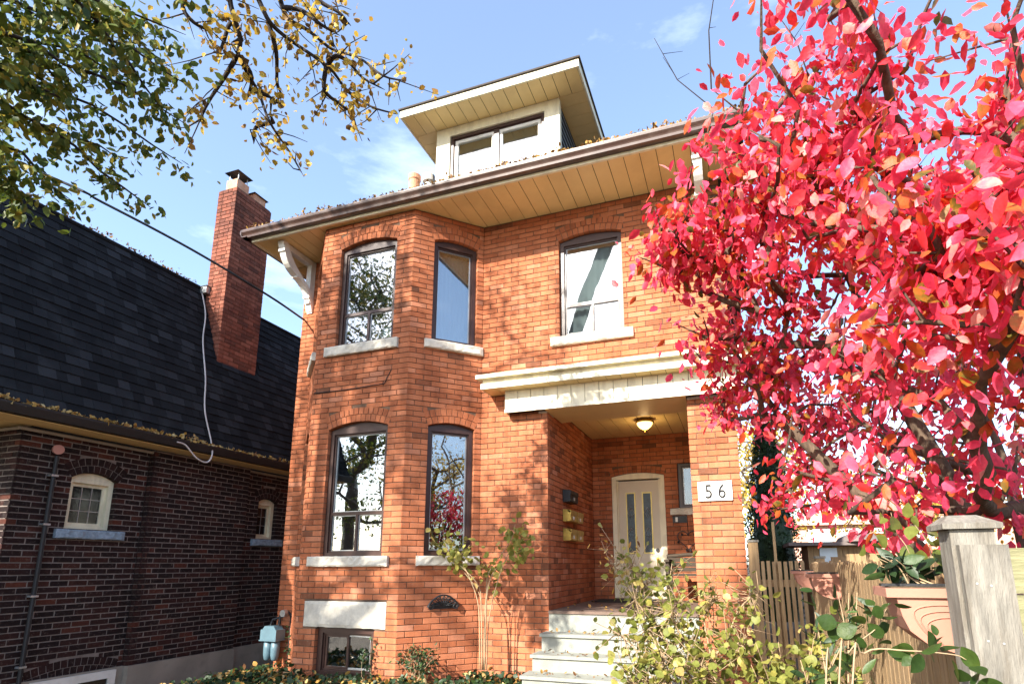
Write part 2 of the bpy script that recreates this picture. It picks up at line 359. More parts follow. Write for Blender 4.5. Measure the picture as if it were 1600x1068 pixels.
def emit_bricks(B, parent, mat, nobj=300, visible=None, name='brick'):
    sco = []
    for i, (v, t) in enumerate(B):
        c = sum((Vector(q) for q in v[:4]), Vector())/4
        nrm = (Vector(v[1])-Vector(v[0])).cross(Vector(v[3])-Vector(v[0]))
        px, py = proj(c)
        if c.dot(nrm) < 0 and -10 < px < 1610 and -10 < py < 1078 and (visible is None or visible(px, py, c)):
            a = [proj(q) for q in v[:4]]
            ar = abs((a[2][0]-a[0][0])*(a[3][1]-a[1][1])-(a[3][0]-a[1][0])*(a[2][1]-a[0][1]))
            sco.append((-ar, i))
    sco.sort(); pick = set(i for _, i in sco[:nobj])
    mb = MB()
    for i, (v, t) in enumerate(B):
        if i in pick:
            b = MB(); b.add(v, BF, t); b.build(name, mat, parent)
        else: mb.add(v, BF, t)
    if mb.f: mb.build(name+'work', mat, parent, kind='stuff')

# ------------------------------------------------------------------ ground
def gz(x, y):
    z = -1.41
    if x < -6.2: z -= .42*min(1, max(0, (-6.2-x)/1.0))
    if y < 5: z -= .30*min(1, max(0, (5-y)/5))
    if x > 1: z += .0
    return z
xs = sorted(set([-900, -300, -100, -40, -20, -14, 10, 20, 40, 100, 300, 900]+[round(-13+.35*i, 2) for i in range(64)]))
ys = sorted(set([-900, -300, -100, -60, -40, -24, -13, -8, -5, 18, 26, 40, 60, 100, 300, 900]+[round(-3+.35*i, 2) for i in range(58)]))
g = MB()
for y in ys:
    for x in xs:
        n = .03*math.sin(x*3.1+y*1.7)*math.cos(y*2.3-x) if (-12 < x < 8 and -3 < y < 16) else 0
        g.v.append((x, y, gz(x, y)+n*.5))
nx = len(xs)
for j in range(len(ys)-1):
    for i in range(nx-1): g.f.append((j*nx+i, j*nx+i+1, (j+1)*nx+i+1, (j+1)*nx+i)); g.t.append(.5)
tag(g.build('ground', 'soil', smooth=True), kind='structure')
tag(MB().box((-300, -14.2, -1.9), (300, -12.6, -1.66)).build('pavement', 'pave'), kind='structure')
tag(MB().box((-300, -26, -1.9), (300, -17.2, -1.68)).build('road', 'asphalt'), kind='structure')
tag(MB().box((-300, -17.2, -1.9), (300, -17.02, -1.56)).build('kerb', 'pave'), kind='structure')

# ------------------------------------------------------------------ the brick house
Y0, YB, XL, XR = 7.0, 6.26, -6.52, .10
XB = -3.25; T = .74; XBR = XB-T; XBL = -5.525; XBLL = XBL-T
SOF = 4.97; BACK = 9.5; PXL, PXR = -2.275, -.46
house = thing('brick_house', 'tall orange brick house with two-storey bay, porch and dormer', 'house', (-3.2, 9.0, -1.36))
def part(mb, name, mat, parent=None, **k): return mb.build(name, mat, parent if parent is not None else house, **k)
B = []; K = MB()
PF = frame((0, Y0, 0), (1, 0, 0), (0, -1, 0))        # main front: u is x
def fr(x0): return frame((x0, Y0, 0), (1, 0, 0), (0, -1, 0))
s2 = math.sqrt(.5); LF = T/s2
P_main = fr(XB); P_strip = fr(XL)
P_front = frame((XBL, YB, 0), (1, 0, 0), (0, -1, 0))
P_rf = frame((XBR, YB, 0), (1, 1, 0), (1, -1, 0))
P_lf = frame((XBLL, Y0, 0), (1, -1, 0), (-1, -1, 0))
W2 = (XB*-1-2.09, XB*-1-1.20, 3.05, 4.50, .07)       # in u of the main wall
porch = (PXL-XB, PXR-XB, -3, 2.16, 0)
wall(B, K, P_main, XR-XB, -1.6, SOF, [W2, porch], e1=2, k1=.03)
wall(B, K, P_strip, XBLL-XL, -1.8, SOF, [], e0=2, k0=.03)
FU = (.315, 1.262, 3.045, 4.565, .085); FL = (.315, 1.262, .125, 1.835, .085); FB = (.325, 1.21, -1.36, -.765, 0)
LINT = (.125, 1.375, -.768, -.44, 0)
wall(B, K, P_front, XBR-XBL, -1.6, SOF, [FU, FL, FB, LINT], phase=.05)
RU = (LF-.745, LF-.095, 3.045, 4.565, .06); RL = (LF-.745, LF-.095, .125, 1.835, .06)
wall(B, K, P_rf, LF, -1.6, SOF, [RU, RL], phase=.1)
LU = (.2, .85, 3.045, 4.565, .06); LL = (.2, .85, .125, 1.835, .06)
wall(B, K, P_lf, LF, -1.6, SOF, [LU, LL], phase=.1)
# side walls, porch recess
P_left = frame((XL, 13.5, 0), (0, -1, 0), (-1, 0, 0)); wall(B, K, P_left, 13.5-Y0, -1.9, SOF, [], e1=1, k1=.03)
P_pl = frame((PXL, Y0, 0), (0, 1, 0), (1, 0, 0)); wall(B, K, P_pl, BACK-Y0, -.6, 2.16, [], e0=1, k0=.03, dark=.12)
P_bk = frame((PXL, BACK, 0), (1, 0, 0), (0, -1, 0))
DO = (-1.95-PXL, -1.06-PXL, -.6, 1.47, .055); SW = (-.84-PXL, -.32-PXL, .90, 1.66, 0)
wall(B, K, P_bk, XR-PXL, -.6, 2.16, [DO, SW], ring=.12, dark=.12)
P_pr = frame((PXR, Y0+.57, 0), (0, -1, 0), (-1, 0, 0)); wall(B, K, P_pr, .57, -1.6, 2.16, [], e1=1, e0=1, k0=.03, k1=.03)
P_prr = frame((XR, Y0, 0), (0, 1, 0), (1, 0, 0)); wall(B, K, P_prr, .57, -1.6, 2.16, [], e0=1, e1=1, k0=.03, k1=.03)
P_ri = frame((XR-.22, BACK, 0), (0, -1, 0), (-1, 0, 0)); wall(B, K, P_ri, BACK-Y0-.57, -.6, 2.16, [])
P_prb = frame((XR, Y0+.57, 0), (-1, 0, 0), (0, 1, 0)); wall(B, K, P_prb, XR-PXR, -1.6, 2.16, [], e0=2, e1=2, k0=.03, k1=.03)
P_rt = frame((XR, Y0+.04, 0), (0, 1, 0), (1, 0, 0)); wall(B, K, P_rt, 13.5-Y0-.04, 2.16, SOF, [], e0=1, k0=.03)
P_rt2 = frame((XR, BACK, 0), (0, 1, 0), (1, 0, 0)); wall(B, K, P_rt2, 13.5-BACK, -1.6, 2.16, [], k0=.03)
wl = part(K, 'wall', 'mortar')
part(MB().box((XL+.05, 13.5, -1.9), (XR-.05, 13.7, SOF)), 'rear_wall', 'mortar')
def vis(px, py, c): return not (px > 1010 and 380 < py < 700 and c.x > -1.2) and py < 1050
emit_bricks(B, wl, 'brick', 300, vis)

# windows
def window(P, op, style, name='window', sill=None, curt=None, mat='brown', inner=None, fw=.06, din=.055, gm='glass'):
    u0, u1, z0, z1, rise = op
    wo = part(MB().fbox(P, u0+.004, u0+fw, din, din+.1, z0, z1).fbox(P, u1-fw, u1-.004, din, din+.1, z0, z1)
              .fbox(P, u0+fw, u1-fw, din, din+.1, z0+.002, z0+fw*.8).fbox(P, u0+fw, u1-fw, din, din+.1, z1-fw, z1), name, mat)
    a0, a1, b0, b1 = u0+fw, u1-fw, z0+fw*.8, z1-fw
    if rise:
        n = 12; pts = [(u0+(u1-u0)*i/n, arcz(op, u0+(u1-u0)*i/n)-.003) for i in range(n+1)]
        m = MB()
        for i in range(n):
            (ua, za), (ub, zb) = pts[i], pts[i+1]
            m.add([P(ua, din+.012, z1+.001), P(ub, din+.012, z1+.001), P(ub, din+.012, zb), P(ua, din+.012, za),
                   P(ua, din+.1, z1+.001), P(ub, din+.1, z1+.001), P(ub, din+.1, zb), P(ua, din+.1, za)],
                  [(0, 1, 2, 3), (7, 6, 5, 4), (3, 2, 6, 7), (1, 0, 4, 5)])
        m.build('arched_head', mat, wo)
    # stepped inner stop
    st = .022
    MB().fbox(P, a0, a0+st, din+.025, din+.09, b0, b1).fbox(P, a1-st, a1, din+.025, din+.09, b0, b1).fbox(P, a0+st, a1-st, din+.025, din+.09, b1-st, b1).fbox(P, a0+st, a1-st, din+.025, din+.09, b0, b0+st).build('inner_stop', mat, wo)
    a0 += st; a1 -= st; b0 += st; b1 -= st
    def pane(c0, c1, d0, d1, k):
        dx = random.uniform(-.0015, .0015); dz = random.uniform(-.0012, .0012); d = din+.055
        m = MB(); m.add([P(c0, d+dx, d0), P(c1, d-dx, d0), P(c1, d-dx+dz, d1), P(c0, d+dx+dz, d1), P(c0, d+dx+.005, d0), P(c1, d-dx+.005, d0), P(c1, d-dx+dz+.005, d1), P(c0, d+dx+dz+.005, d1)],
              [(0, 1, 2, 3), (7, 6, 5, 4)]); m.build('pane', gm, wo)
    def sash(c0, c1, d0, d1, mt, w=.02, dd=.03):
        MB().fbox(P, c0, c0+w, din+dd, din+.075, d0, d1).fbox(P, c1-w, c1, din+dd, din+.075, d0, d1).fbox(P, c0+w, c1-w, din+dd, din+.075, d1-w, d1).fbox(P, c0+w, c1-w, din+dd, din+.075, d0, d0+w).build('sash', mt, wo)
        pane(c0+w, c1-w, d0+w, d1-w, 0)
    if style == 'T':
        zt = b0+(b1-b0)*.30; um = (a0+a1)/2+.01
        MB().fbox(P, a0, a1, din+.028, din+.09, zt, zt+.045).build('transom', mat, wo)
        MB().fbox(P, um-.016, um+.016, din+.024, din+.088, b0, zt).build('mullion', mat, wo)
        sash(a0, a1, zt+.045, b1, 'zinc', .012, .05); sash(a0, um-.016, b0, zt, 'zinc', .012, .05); sash(um+.016, a1, b0, zt, 'zinc', .012, .05)
    elif style == 'S': sash(a0, a1, b0, b1, 'zinc', .012, .05)
    elif style == 'B':
        um = (a0+a1)/2; sash(a0, um+.012, b0, b1, 'brown', .03, .04); sash(um-.012, a1, b0, b1, 'zinc', .02, .046)
    elif style == 'W':
        um = (a0+a1)/2
        MB().fbox(P, um-.045, um+.045, din-.004, din+.09, b0, b1).build('mullion', mat, wo)
        sash(a0, um-.045, b0, b1, 'white', .05, .03); sash(um+.045, a1, b0, b1, 'white', .05, .03)
    if curt:
        m = MB(); n = 28; zt = b1
        zb2 = b0+(b1-b0)*(1-curt[1])
        vs = []
        for i in range(n+1):
            u = a0-.02+(a1-a0+.04)*i/n; d = din+.17+.012*math.sin(i*1.9)
            vs += [P(u, d, zb2), P(u, d, zt)]
        m.add(vs, [(2*i, 2*i+2, 2*i+3, 2*i+1) for i in range(n)]); m.build('curtain', curt[0], wo, smooth=True)
    MB().fbox(P, u0-.1, u1+.1, din+.55, din+.57, z0-.1, z1+.1).fbox(P, u0-.1, u0-.08, din+.13, din+.55, z0-.1, z1+.1).fbox(P, u1+.08, u1+.1, din+.13, din+.55, z0-.1, z1+.1).fbox(P, u0-.08, u1+.08, din+.15, din+.55, z0-.1, z0-.08).fbox(P, u0-.08, u1+.08, din+.15, din+.55, z1+.08, z1+.1).build('room_behind', 'dark', wo)
    if sill:
        s0, s1, h, mt, prj = sill
        stone(P, s0, s1, z0-h, z0-.002, -prj, .06, mt, 'sill', wo)
    return wo
def stone(P, u0, u1, z0, z1, d0, d1, mat, name, parent):
    # rock-faced stone: a front grid with uneven depth
    n = max(4, int((u1-u0)/.05)); m = MB(); rows = []
    for j, fz in enumerate((0, .12, .5, .88, 1)):
        row = []
        for i in range(n+1):
            edge = j in (0, 4) or i in (0, n)
            row.append(P(u0+(u1-u0)*i/n, d0+(.012 if edge else random.uniform(-.006, .006)), z0+(z1-z0)*fz+(random.uniform(-.003, .003) if j in (0, 4) else 0)))
        rows.append(row)
    b = len(m.v); m.v += [tuple(q) for r in rows for q in r]
    for j in range(4):
        for i in range(n): m.f.append((j*(n+1)+i, j*(n+1)+i+1, (j+1)*(n+1)+i+1, (j+1)*(n+1)+i)); m.t.append(.5)
    e = [rows[0][0], rows[0][-1], rows[-1][-1], rows[-1][0]]; q = [P(u0, d1, z0), P(u1, d1, z0), P(u1, d1, z1), P(u0, d1, z1)]
    m.add(rows[0]+[q[0], q[1]], [tuple(range(n, -1, -1))+(n+1, n+2)]); m.add(rows[-1]+[q[3], q[2]], [tuple(range(n+1))+(n+2, n+1)])
    m.add([r[0] for r in rows]+[q[0], q[3]], [(0, 1, 2, 3, 4, 6, 5)]); m.add([r[-1] for r in rows]+[q[1], q[2]], [(4, 3, 2, 1, 0, 5, 6)])
    return m.build(name, mat, parent)
window(P_front, FU, 'T', sill=(.165, 1.365, .14, 'stone', .055), curt=('curtain', .95))
window(P_front, FL, 'T', sill=(.145, 1.375, .13, 'stone', .055))
window(P_rf, RU, 'S', sill=(LF-.845, LF+.0, .125, 'stone', .05), curt=('paleblind', .98))
window(P_rf, RL, 'S', sill=(LF-.845, LF+.0, .125, 'stone', .05))
window(P_lf, LU, 'S', sill=(.1, .95, .125, 'stone', .06)); window(P_lf, LL, 'S', sill=(.1, .95, .125, 'stone', .06))
window(P_main, W2, 'T', sill=(XB*-1-2.21, XB*-1-1.08, .125, 'stone', .055), curt=('curtain', .98))
window(P_front, FB, 'B', name='basement_window', fw=.075, din=.06)
window(P_bk, SW, 'S', name='side_window', gm='glass_dim', sill=(SW[0]-.14, SW[1]+.14, .11, 'stone', .05))
stone(P_front, LINT[0]+.004, LINT[1]-.004, LINT[2]+.004, LINT[3]-.004, -.012, .1, 'stone', 'stone_lintel', house)
# painted pier capstones
for a, b in ((PXL-.12, PXL-.002), (PXR+.004, XR-.0)):
    part(MB().box((a, Y0-.012, 2.00), (b, Y0+.3, 2.155)), 'capstone', 'stone')

# soffit of separate panels
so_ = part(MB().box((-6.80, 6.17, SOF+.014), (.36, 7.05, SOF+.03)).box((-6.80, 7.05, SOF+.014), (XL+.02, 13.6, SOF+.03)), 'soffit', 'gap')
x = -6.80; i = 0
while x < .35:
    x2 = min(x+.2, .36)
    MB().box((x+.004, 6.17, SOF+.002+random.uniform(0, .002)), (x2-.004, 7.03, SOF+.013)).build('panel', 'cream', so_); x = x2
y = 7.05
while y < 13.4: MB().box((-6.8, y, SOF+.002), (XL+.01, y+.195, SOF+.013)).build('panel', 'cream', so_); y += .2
part(MB().box((-6.83, 6.135, 4.945), (.39, 6.168, 5.03)).box((-6.832, 6.168, 4.945), (-6.802, 13.6, 5.03)), 'fascia', 'creamlit')
def gut(x0, x1, y0):
    pr = [(0, 0), (-.085, 0), (-.092, .03), (-.10, .045), (-.125, .075), (-.13, .10), (-.13, .115), (-.118, .115), (-.118, .10), (-.085, .05), (-.08, .012), (0, .012)]
    m = MB(); m.prism([(x0, y0+a, 4.985+b) for a, b in pr], Vector((0, 0, 0)), Vector((x1-x0, 0, 0)))
    m.box((x0, y0-.118, 4.99), (x0+.004, y0, 5.095)); return m
gt = part(gut(-6.93, .46, 6.133), 'gutter', 'gutter')
pr = [(0, 0), (-.085, 0), (-.13, .075), (-.13, .115), (-.118, .115), (-.08, .012), (0, .012)]
part(MB().prism([(-6.833+a, 6.02, 4.985+b) for a, b in pr], Vector((0, 0, 0)), Vector((0, 7.6, 0))), 'side_gutter', 'gutter')
# hip roof
ex0, ex1, ey0, ey1, ez = -6.86, .42, 6.10, 13.7, 5.05; hx = (ex1-ex0)/2; pz = .7
rz = ez+hx*pz; cx = (ex0+ex1)/2
rf = MB(); rf.add([(ex0, ey0, ez), (ex1, ey0, ez), (ex1, ey1, ez), (ex0, ey1, ez), (cx, ey0+hx, rz), (cx, ey1-hx+.4, rz)], [(0, 1, 4), (1, 2, 5, 4), (2, 3, 5), (3, 0, 4, 5), (3, 2, 1, 0)])
roof = part(rf, 'roof', 'shingle_h')
# clay pot and vent on the roof
part(MB().lathe((-5.14, 8.0, 6.1), [(.10, 0), (.10, .82), (.115, .84), (.115, .93), (.09, .95), (.07, .9)]), 'clay_pot', 'clay', smooth=False)
part(MB().lathe((-4.90, 8.1, 6.1), [(.06, 0), (.06, .80), (.11, .82), (.11, .94), (.06, .99)]), 'roof_vent', 'white')

# dormer
DX0, DX1, DY, DZ = -4.41, -2.20, 7.5, 7.37
P_d = frame((DX0, DY, 0), (1, 0, 0), (0, -1, 0)); Wd = DX1-DX0
DW = (.26, Wd-.26, 6.30, 7.195, 0)
dm = MB(); dm.fbox(P_d, 0, .255, 0, .1, 5.9, DZ-.002).fbox(P_d, Wd-.255, Wd, 0, .1, 5.9, DZ-.002).fbox(P_d, .255, Wd-.255, 0, .1, 7.2, DZ-.002).fbox(P_d, .255, Wd-.255, 0, .1, 5.9, 6.295)
part(dm, 'dormer_wall', 'creamlit')
window(P_d, DW, 'W', name='dormer_window', fw=.05, din=.03, curt=('curtain', .45))
for sx, name in ((DX1, 1), (DX0, -1)):
    q = part(MB().box((min(sx-.03*name, sx-.1*name), DY+.1, 5.6), (max(sx-.03*name, sx-.1*name), 9.4, DZ-.002)), 'dormer_cheek', 'gap')
    z = 5.7
    while z < DZ-.1:
        h = min(.13, DZ-.004-z)
        MB().add
        m = MB(); m.add([(sx-.03*name, DY+.1, z+h), (sx-.004*name, DY+.1, z), (sx-.016*name, DY+.1, z), (sx-.03*name, 9.35, z+h), (sx-.004*name, 9.35, z), (sx-.016*name, 9.35, z)], [(0, 1, 2), (5, 4, 3), (0, 3, 4, 1), (1, 4, 5, 2)])
        m.build('siding_board', 'siding', q); z += .125
OX0, OX1, OY0, OY1 = -4.82, -1.78, 7.05, 9.45
ds = part(MB().box((OX0, OY0, DZ+.012), (OX1, OY1, DZ+.03)), 'dormer_soffit', 'gap')
x = OX0+.005
n = 15; wx = (OX1-OX0)/n
for i in range(n): MB().box((OX0+wx*i+.0045, OY0, DZ), (OX0+wx*(i+1)-.0045, DY+.0, DZ+.011)).build('panel', 'cream', ds)
for xa, xb in ((OX0, DX0+.03), (DX1-.03, OX1)):
    y = DY+.004
    while y < OY1-.05: MB().box((xa, y, DZ), (xb, min(OY1, y+.225), DZ+.011)).build('panel', 'cream', ds); y += .231
part(MB().box((OX0-.03, OY0-.03, DZ-.008), (OX1+.03, OY0-.002, DZ+.125)).box((OX0-.03, OY0-.001, DZ-.008), (OX0-.002, OY1, DZ+.125)).box((OX1+.002, OY0-.001, DZ-.008), (OX1+.03, OY1, DZ+.125)), 'dormer_fascia', 'creamlit')
dr = MB(); a0, a1, b0, b1 = OX0-.055, OX1+.055, OY0-.055, OY1+1.2; ccx = (a0+a1)/2
dr.add([(a0, b0, DZ+.127), (a1, b0, DZ+.127), (a1, b1, DZ+.127), (a0, b1, DZ+.127), (a0, b0, DZ+.155), (a1, b0, DZ+.155), (a1, b1, DZ+.155), (a0, b1, DZ+.155), (ccx, b0+1.5, DZ+.62), (ccx, b1, DZ+.62)],
       [(3, 2, 1, 0), (0, 1, 5, 4), (1, 2, 6, 5), (3, 0, 4, 7), (4, 5, 8), (5, 6, 9, 8), (7, 4, 8, 9), (6, 7, 9)])
part(dr, 'dormer_roof', 'shingle_h')

# eave brackets
def bracket(x):
    m = MB(); hw = .055; W = Vector((-hw, 0, 0)); E_ = Vector((hw, 0, 0))
    outer = []; inner = []
    N = 18
    for i in range(N+1):
        t = i/N; y = 6.25+(7.0-.035-6.25)*t; z = 4.955-.87*t
        k = .075*math.sin(2*math.pi*t)
        outer.append((x, y-k*.7, z-k)); inner.append((x, y+.10-k*.6, z+.05-k*.5 if t < .9 else z))
    for i in range(N): m.prism([outer[i], outer[i+1], inner[i+1], inner[i]], W, E_)
    for t in (.14, .5, .86):
        i = int(t*N); o = Vector(outer[i]); m.box((x-hw-.006, o.y-.014, o.z-.012), (x+hw+.006, o.y+.05, o.z+.035))
    m.box((x-hw*.9, 6.98, 4.06), (x+hw*.9, 7.0-.002, 4.955)); m.box((x-hw*.85, 6.3, 4.87), (x+hw*.85, 6.98, 4.958))
    m.box((x-hw*.8, 6.90, 4.2), (x+hw*.8, 6.98, 4.87))
    part(m, 'eave_bracket', 'white')
bracket(-6.37); bracket(-.13)

# porch canopy, beam and ceiling
cz = 2.315
cn = part(MB().box((-3.09, 6.69, cz+.008), (.34, 6.998, cz+.16)), 'canopy', 'gap')
MB().box((-3.092, 6.6892, cz+.076), (.345, 6.6898, cz+.134)).build('recessed_band', 'creamlit', cn)
m = MB(); m.box((-3.106, 6.655, cz), (.36, 6.689, cz+.075)).box((-3.106, 6.689, cz), (-3.0905, 6.997, cz+.075)); m.build('lower_fascia', 'creamlit', cn)
m = MB(); m.box((-3.16, 6.60, cz+.135), (.40, 6.685, cz+.185)).box((-3.16, 6.685, cz+.135), (-3.0905, 6.997, cz+.185)); m.build('upper_fascia', 'creamlit', cn)
m = MB(); m.prism([(-3.162, 6.598, cz+.187), (-3.162, 6.998, cz+.26), (-3.162, 6.998, cz+.187)], Vector((0, 0, 0)), Vector((3.565, 0, 0))); m.build('canopy_top', 'creamlit', cn)
x = -3.088
while x < .33:
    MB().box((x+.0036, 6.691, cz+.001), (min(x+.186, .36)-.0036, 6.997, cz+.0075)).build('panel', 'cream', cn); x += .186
bm_ = part(MB().box((-2.815, 6.862, 2.03), (.20, 7.62, cz-.003)), 'porch_beam', 'gap')
x = -2.83
while x < .2:
    MB().box((x+.0036, 6.845, 2.058), (min(x+.186, .215)-.0036, 6.86, cz-.001)).build('panel', 'creamlit', bm_); x += .186
MB().box((-2.832, 6.838, 2.012), (.217, 6.86, 2.057)).box((-2.832, 6.8605, 2.012), (-2.8155, 6.997, cz-.001)).build('edge_trim', 'creamlit', bm_)
MB().box((PXL+.004, 6.8605, 2.013), (PXR-.004, 7.635, 2.029)).build('underside', 'cream', bm_)
MB().box((PXL+.004, 7.621, 2.029), (PXR+.02, 7.634, 2.155)).build('rear_face', 'cream', bm_)
pc = part(MB().box((PXL-.01, 7.6, 2.172), (XR, BACK+.05, 2.19)), 'porch_ceiling', 'gap')
x = PXL
while x < XR-.02:
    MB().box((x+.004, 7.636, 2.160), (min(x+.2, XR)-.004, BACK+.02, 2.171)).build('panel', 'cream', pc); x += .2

# porch deck and steps
dk = part(MB().box((PXL+.002, Y0+.02, -.62), (XR-.58, BACK+.0, -.59)).box((XR-.58, Y0+.60, -.62), (XR, BACK, -.59)), 'porch_deck', 'gap')
y = Y0-.035
while y < BACK-.02:
    y2 = min(y+.14, BACK-.004); x1 = PXR-.004 if y < Y0+.58 else XR-.0
    MB().box((PXL+.004, y+.0015, -.588), (x1, y2-.0015, -.555)).build('plank', 'deck', dk); y = y2
MB().box((PXL+.004, Y0-.012, -.86), (PXR-.004, Y0+.018, -.589)).build('deck_fascia', 'step', dk)
st = part(MB().box((PXL+.01, 6.56, -1.6), (PXR-.06, Y0-.014, -1.06)), 'porch_steps', 'gap')
for k, (zt, yf, yb, xl) in enumerate(((-.80, 6.70, Y0-.013, -2.30), (-1.0, 6.42, 6.74, -2.32), (-1.18, 6.14, 6.46, -2.34))):
    s_ = MB().box((xl, yf, zt-.035), (PXR-.03, yb, zt)).build('tread', 'step', st)
    MB().box((xl+.02, yf+.03, zt-.21), (PXR-.05, yf+.06, zt-.036)).build('riser', 'step', st)
    MB().box((xl+.021, yf+.061, zt-.21), (xl+.05, yb, zt-.036)).build('side_board', 'step', st)

# front door
dp = frame((-1.95, BACK, 0), (1, 0, 0), (0, -1, 0)); dw = .89
dd = (0.004, dw-.004, -.555, 1.47, .055)
m = MB(); m.fbox(dp, .004, .085, .03, .14, -.554, 1.42).fbox(dp, dw-.085, dw-.004, .03, .14, -.554, 1.42).fbox(dp, .004, dw-.004, .03, .14, 1.421, 1.47)
n = 10
for i in range(n):
    ua = .004+(dw-.008)*i/n; ub = .004+(dw-.008)*(i+1)/n
    m.add([dp(ua, .03, 1.47), dp(ub, .03, 1.47), dp(ub, .03, arcz((0, dw, 0, 1.47, .055), ub)), dp(ua, .03, arcz((0, dw, 0, 1.47, .055), ua))], [(0, 1, 2, 3)])
m.fbox(dp, .087, .105, .06, .14, -.554, 1.41).fbox(dp, dw-.105, dw-.087, .06, .14, -.554, 1.41)
part(m, 'door_frame', 'creamlit')
L0, L1 = .106, dw-.106; zb_, zt_ = -.54, 1.40
dleaf = part(MB().fbox(dp, L0, L1, .085, .125, zb_, zt_), 'door', 'door')
lw_ = L1-L0
for c in (L0+lw_*.30, L0+lw_*.705):
    hw = .082
    MB().fbox(dp, c-hw, c-hw+.02, .070, .085, .18, 1.20).fbox(dp, c+hw-.02, c+hw, .070, .085, .18, 1.20).fbox(dp, c-hw+.02, c+hw-.02, .070, .085, 1.18, 1.20).fbox(dp, c-hw+.02, c+hw-.02, .070, .085, .18, .20).build('glass_trim', 'brasstrim', dleaf)
    MB().fbox(dp, c-hw+.0205, c+hw-.0205, .078, .0835, .2005, 1.1795).build('door_glass', 'doorglass', dleaf)
    for zc in (.52, .86):
        for rr, th in ((.085, .007),):
            pts = [dp(c+a*.052, .075, zc+b*.085) for a, b in ((0, 1), (1, 0), (0, -1), (-1, 0), (0, 1))]
            MB().tube(pts, .005, 4).build('lead_diamond', 'zinc', dleaf)
    MB().fbox(dp, c-.09, c-.075, .078, .085, -.42, .07).fbox(dp, c+.075, c+.09, .078, .085, -.42, .07).fbox(dp, c-.075, c+.075, .078, .085, .055, .07).fbox(dp, c-.075, c+.075, .078, .085, -.42, -.405).fbox(dp, c-.055, c+.055, .080, .085, -.38, .03).build('lower_panel', 'door', dleaf)
def disc(c, n, r, h):
    c = Vector(c); n = Vector(n).normalized(); return MB().tube([c, c+n*h], r, 16)
disc(dp(L1-.06, .085, .235), (0, -1, 0), .032, .02).build('deadbolt', 'black', dleaf)
MB().tube([dp(L1-.06, .085, .09), dp(L1-.06, .03, .09), dp(L1-.06, .02, .02), dp(L1-.06, .03, -.08), dp(L1-.06, .08, -.10)], [.012, .012, .011, .01, .012], 8).build('handle', 'brass', dleaf)
disc(dp(L1-.06, .085, .09), (0, -1, 0), .03, .008).build('handle_plate', 'brass', dleaf)
part(MB().box((-1.93, BACK-.06, -.5545), (-1.08, BACK-.001, -.53)), 'threshold', 'deck')

# ------------------------------------------------------------------ things on the house
t = thing('ceiling_lamp', 'lit round amber glass lamp on the porch ceiling', 'lamp', (-1.187, 8.42, 2.16))
MB().lathe((-1.187, 8.42, 2.075), [(.10, .03), (.135, .03), (.14, .045), (.13, .06), (.10, .084)], 24).build('base', 'brass', t, smooth=True)
MB().lathe((-1.187, 8.42, 2.0), [(.01, 0), (.05, .012), (.09, .045), (.115, .085), (.118, .106)], 24).build('bowl', 'lampglass', t, smooth=True)
MB().lathe((-1.187, 8.42, 1.972), [(.006, 0), (.014, .012), (.014, .026)], 10).build('finial', 'brass', t)
lp = bpy.data.lights.new('lamp_glow', 'POINT'); lp.energy = 2; lp.color = (1, .66, .28); lp.shadow_soft_size = .05
lo = bpy.data.objects.new('lamp_glow', lp); COL.objects.link(lo); lo.location = (-1.187, 8.42, 1.94)
lo.parent = t; lo.matrix_parent_inverse = Matrix.Translation(-Vector(t.location))

t = thing('house_number_sign', 'white plaque reading 56 on the brick porch pier', 'sign', (-.19, Y0-.01, .735))
MB().box((-.388, Y0-.026, .737), (.0, Y0-.004, .968)).build('plaque', 'white', t)
fm = plain('numeral_grey', (.022, .022, .022, 1), .8, spec=.1)
for ch, xx in (('5', -.315), ('6', -.165)):
    fc = bpy.data.curves.new('numeral', 'FONT'); fc.body = ch; fc.size = .235; fc.extrude = .004; fc.offset = -.001
    fo = bpy.data.objects.new('tmp', fc); COL.objects.link(fo); bpy.context.view_layer.update()
    me = bpy.data.meshes.new_from_object(fo.evaluated_get(bpy.context.evaluated_depsgraph_get())); bpy.data.objects.remove(fo)
    me.materials.clear(); me.materials.append(fm)
    me.transform(Matrix.Translation((xx, Y0-.031, .768)) @ Matrix.Rotation(R(90), 4, 'X') @ Matrix.Diagonal((.82, 1, 1, 1)))
    o = bpy.data.objects.new('numeral', me); link(o, t); o.matrix_parent_inverse = Matrix.Translation(-Vector(t.location))

def mailbox(y0, y1, z0, z1, d, mat, label, group, kind):
    t = thing('mailbox', label, 'mailbox', (PXL+.003, (y0+y1)/2, z0), group)
    x0 = PXL+.004; 
    MB().prism([(x0, y0, z0), (x0+d, y0, z0+.005), (x0+d, y0, z1-.05 if kind else z1-.015), (x0+d*.5, y0, z1-.008), (x0, y0, z1)], Vector((0, 0, 0)), Vector((0, y1-y0, 0))).build('box', mat, t)
    MB().prism([(x0+d+.001, y0-.004, z1-.065), (x0+d+.008, y0-.004, z1-.065), (x0+d+.008, y0-.004, z1-.008), (x0, y0-.004, z1+.008), (x0, y0-.004, z1+.002), (x0+d+.001, y0-.004, z1-.012)], Vector((0, 0, 0)), Vector((0, y1-y0+.008, 0))).build('lid', mat, t)
    MB().box((x0+d+.002, (y0+y1)/2-.035, z0+.03), (x0+d+.006, (y0+y1)/2+.03, z0+.075)).build('name_plate', 'white' if kind else 'zinc', t)
mailbox(7.66, 8.08, .875, 1.045, .11, 'black', 'black metal mailbox on the porch wall above the brass ones', None, 0)
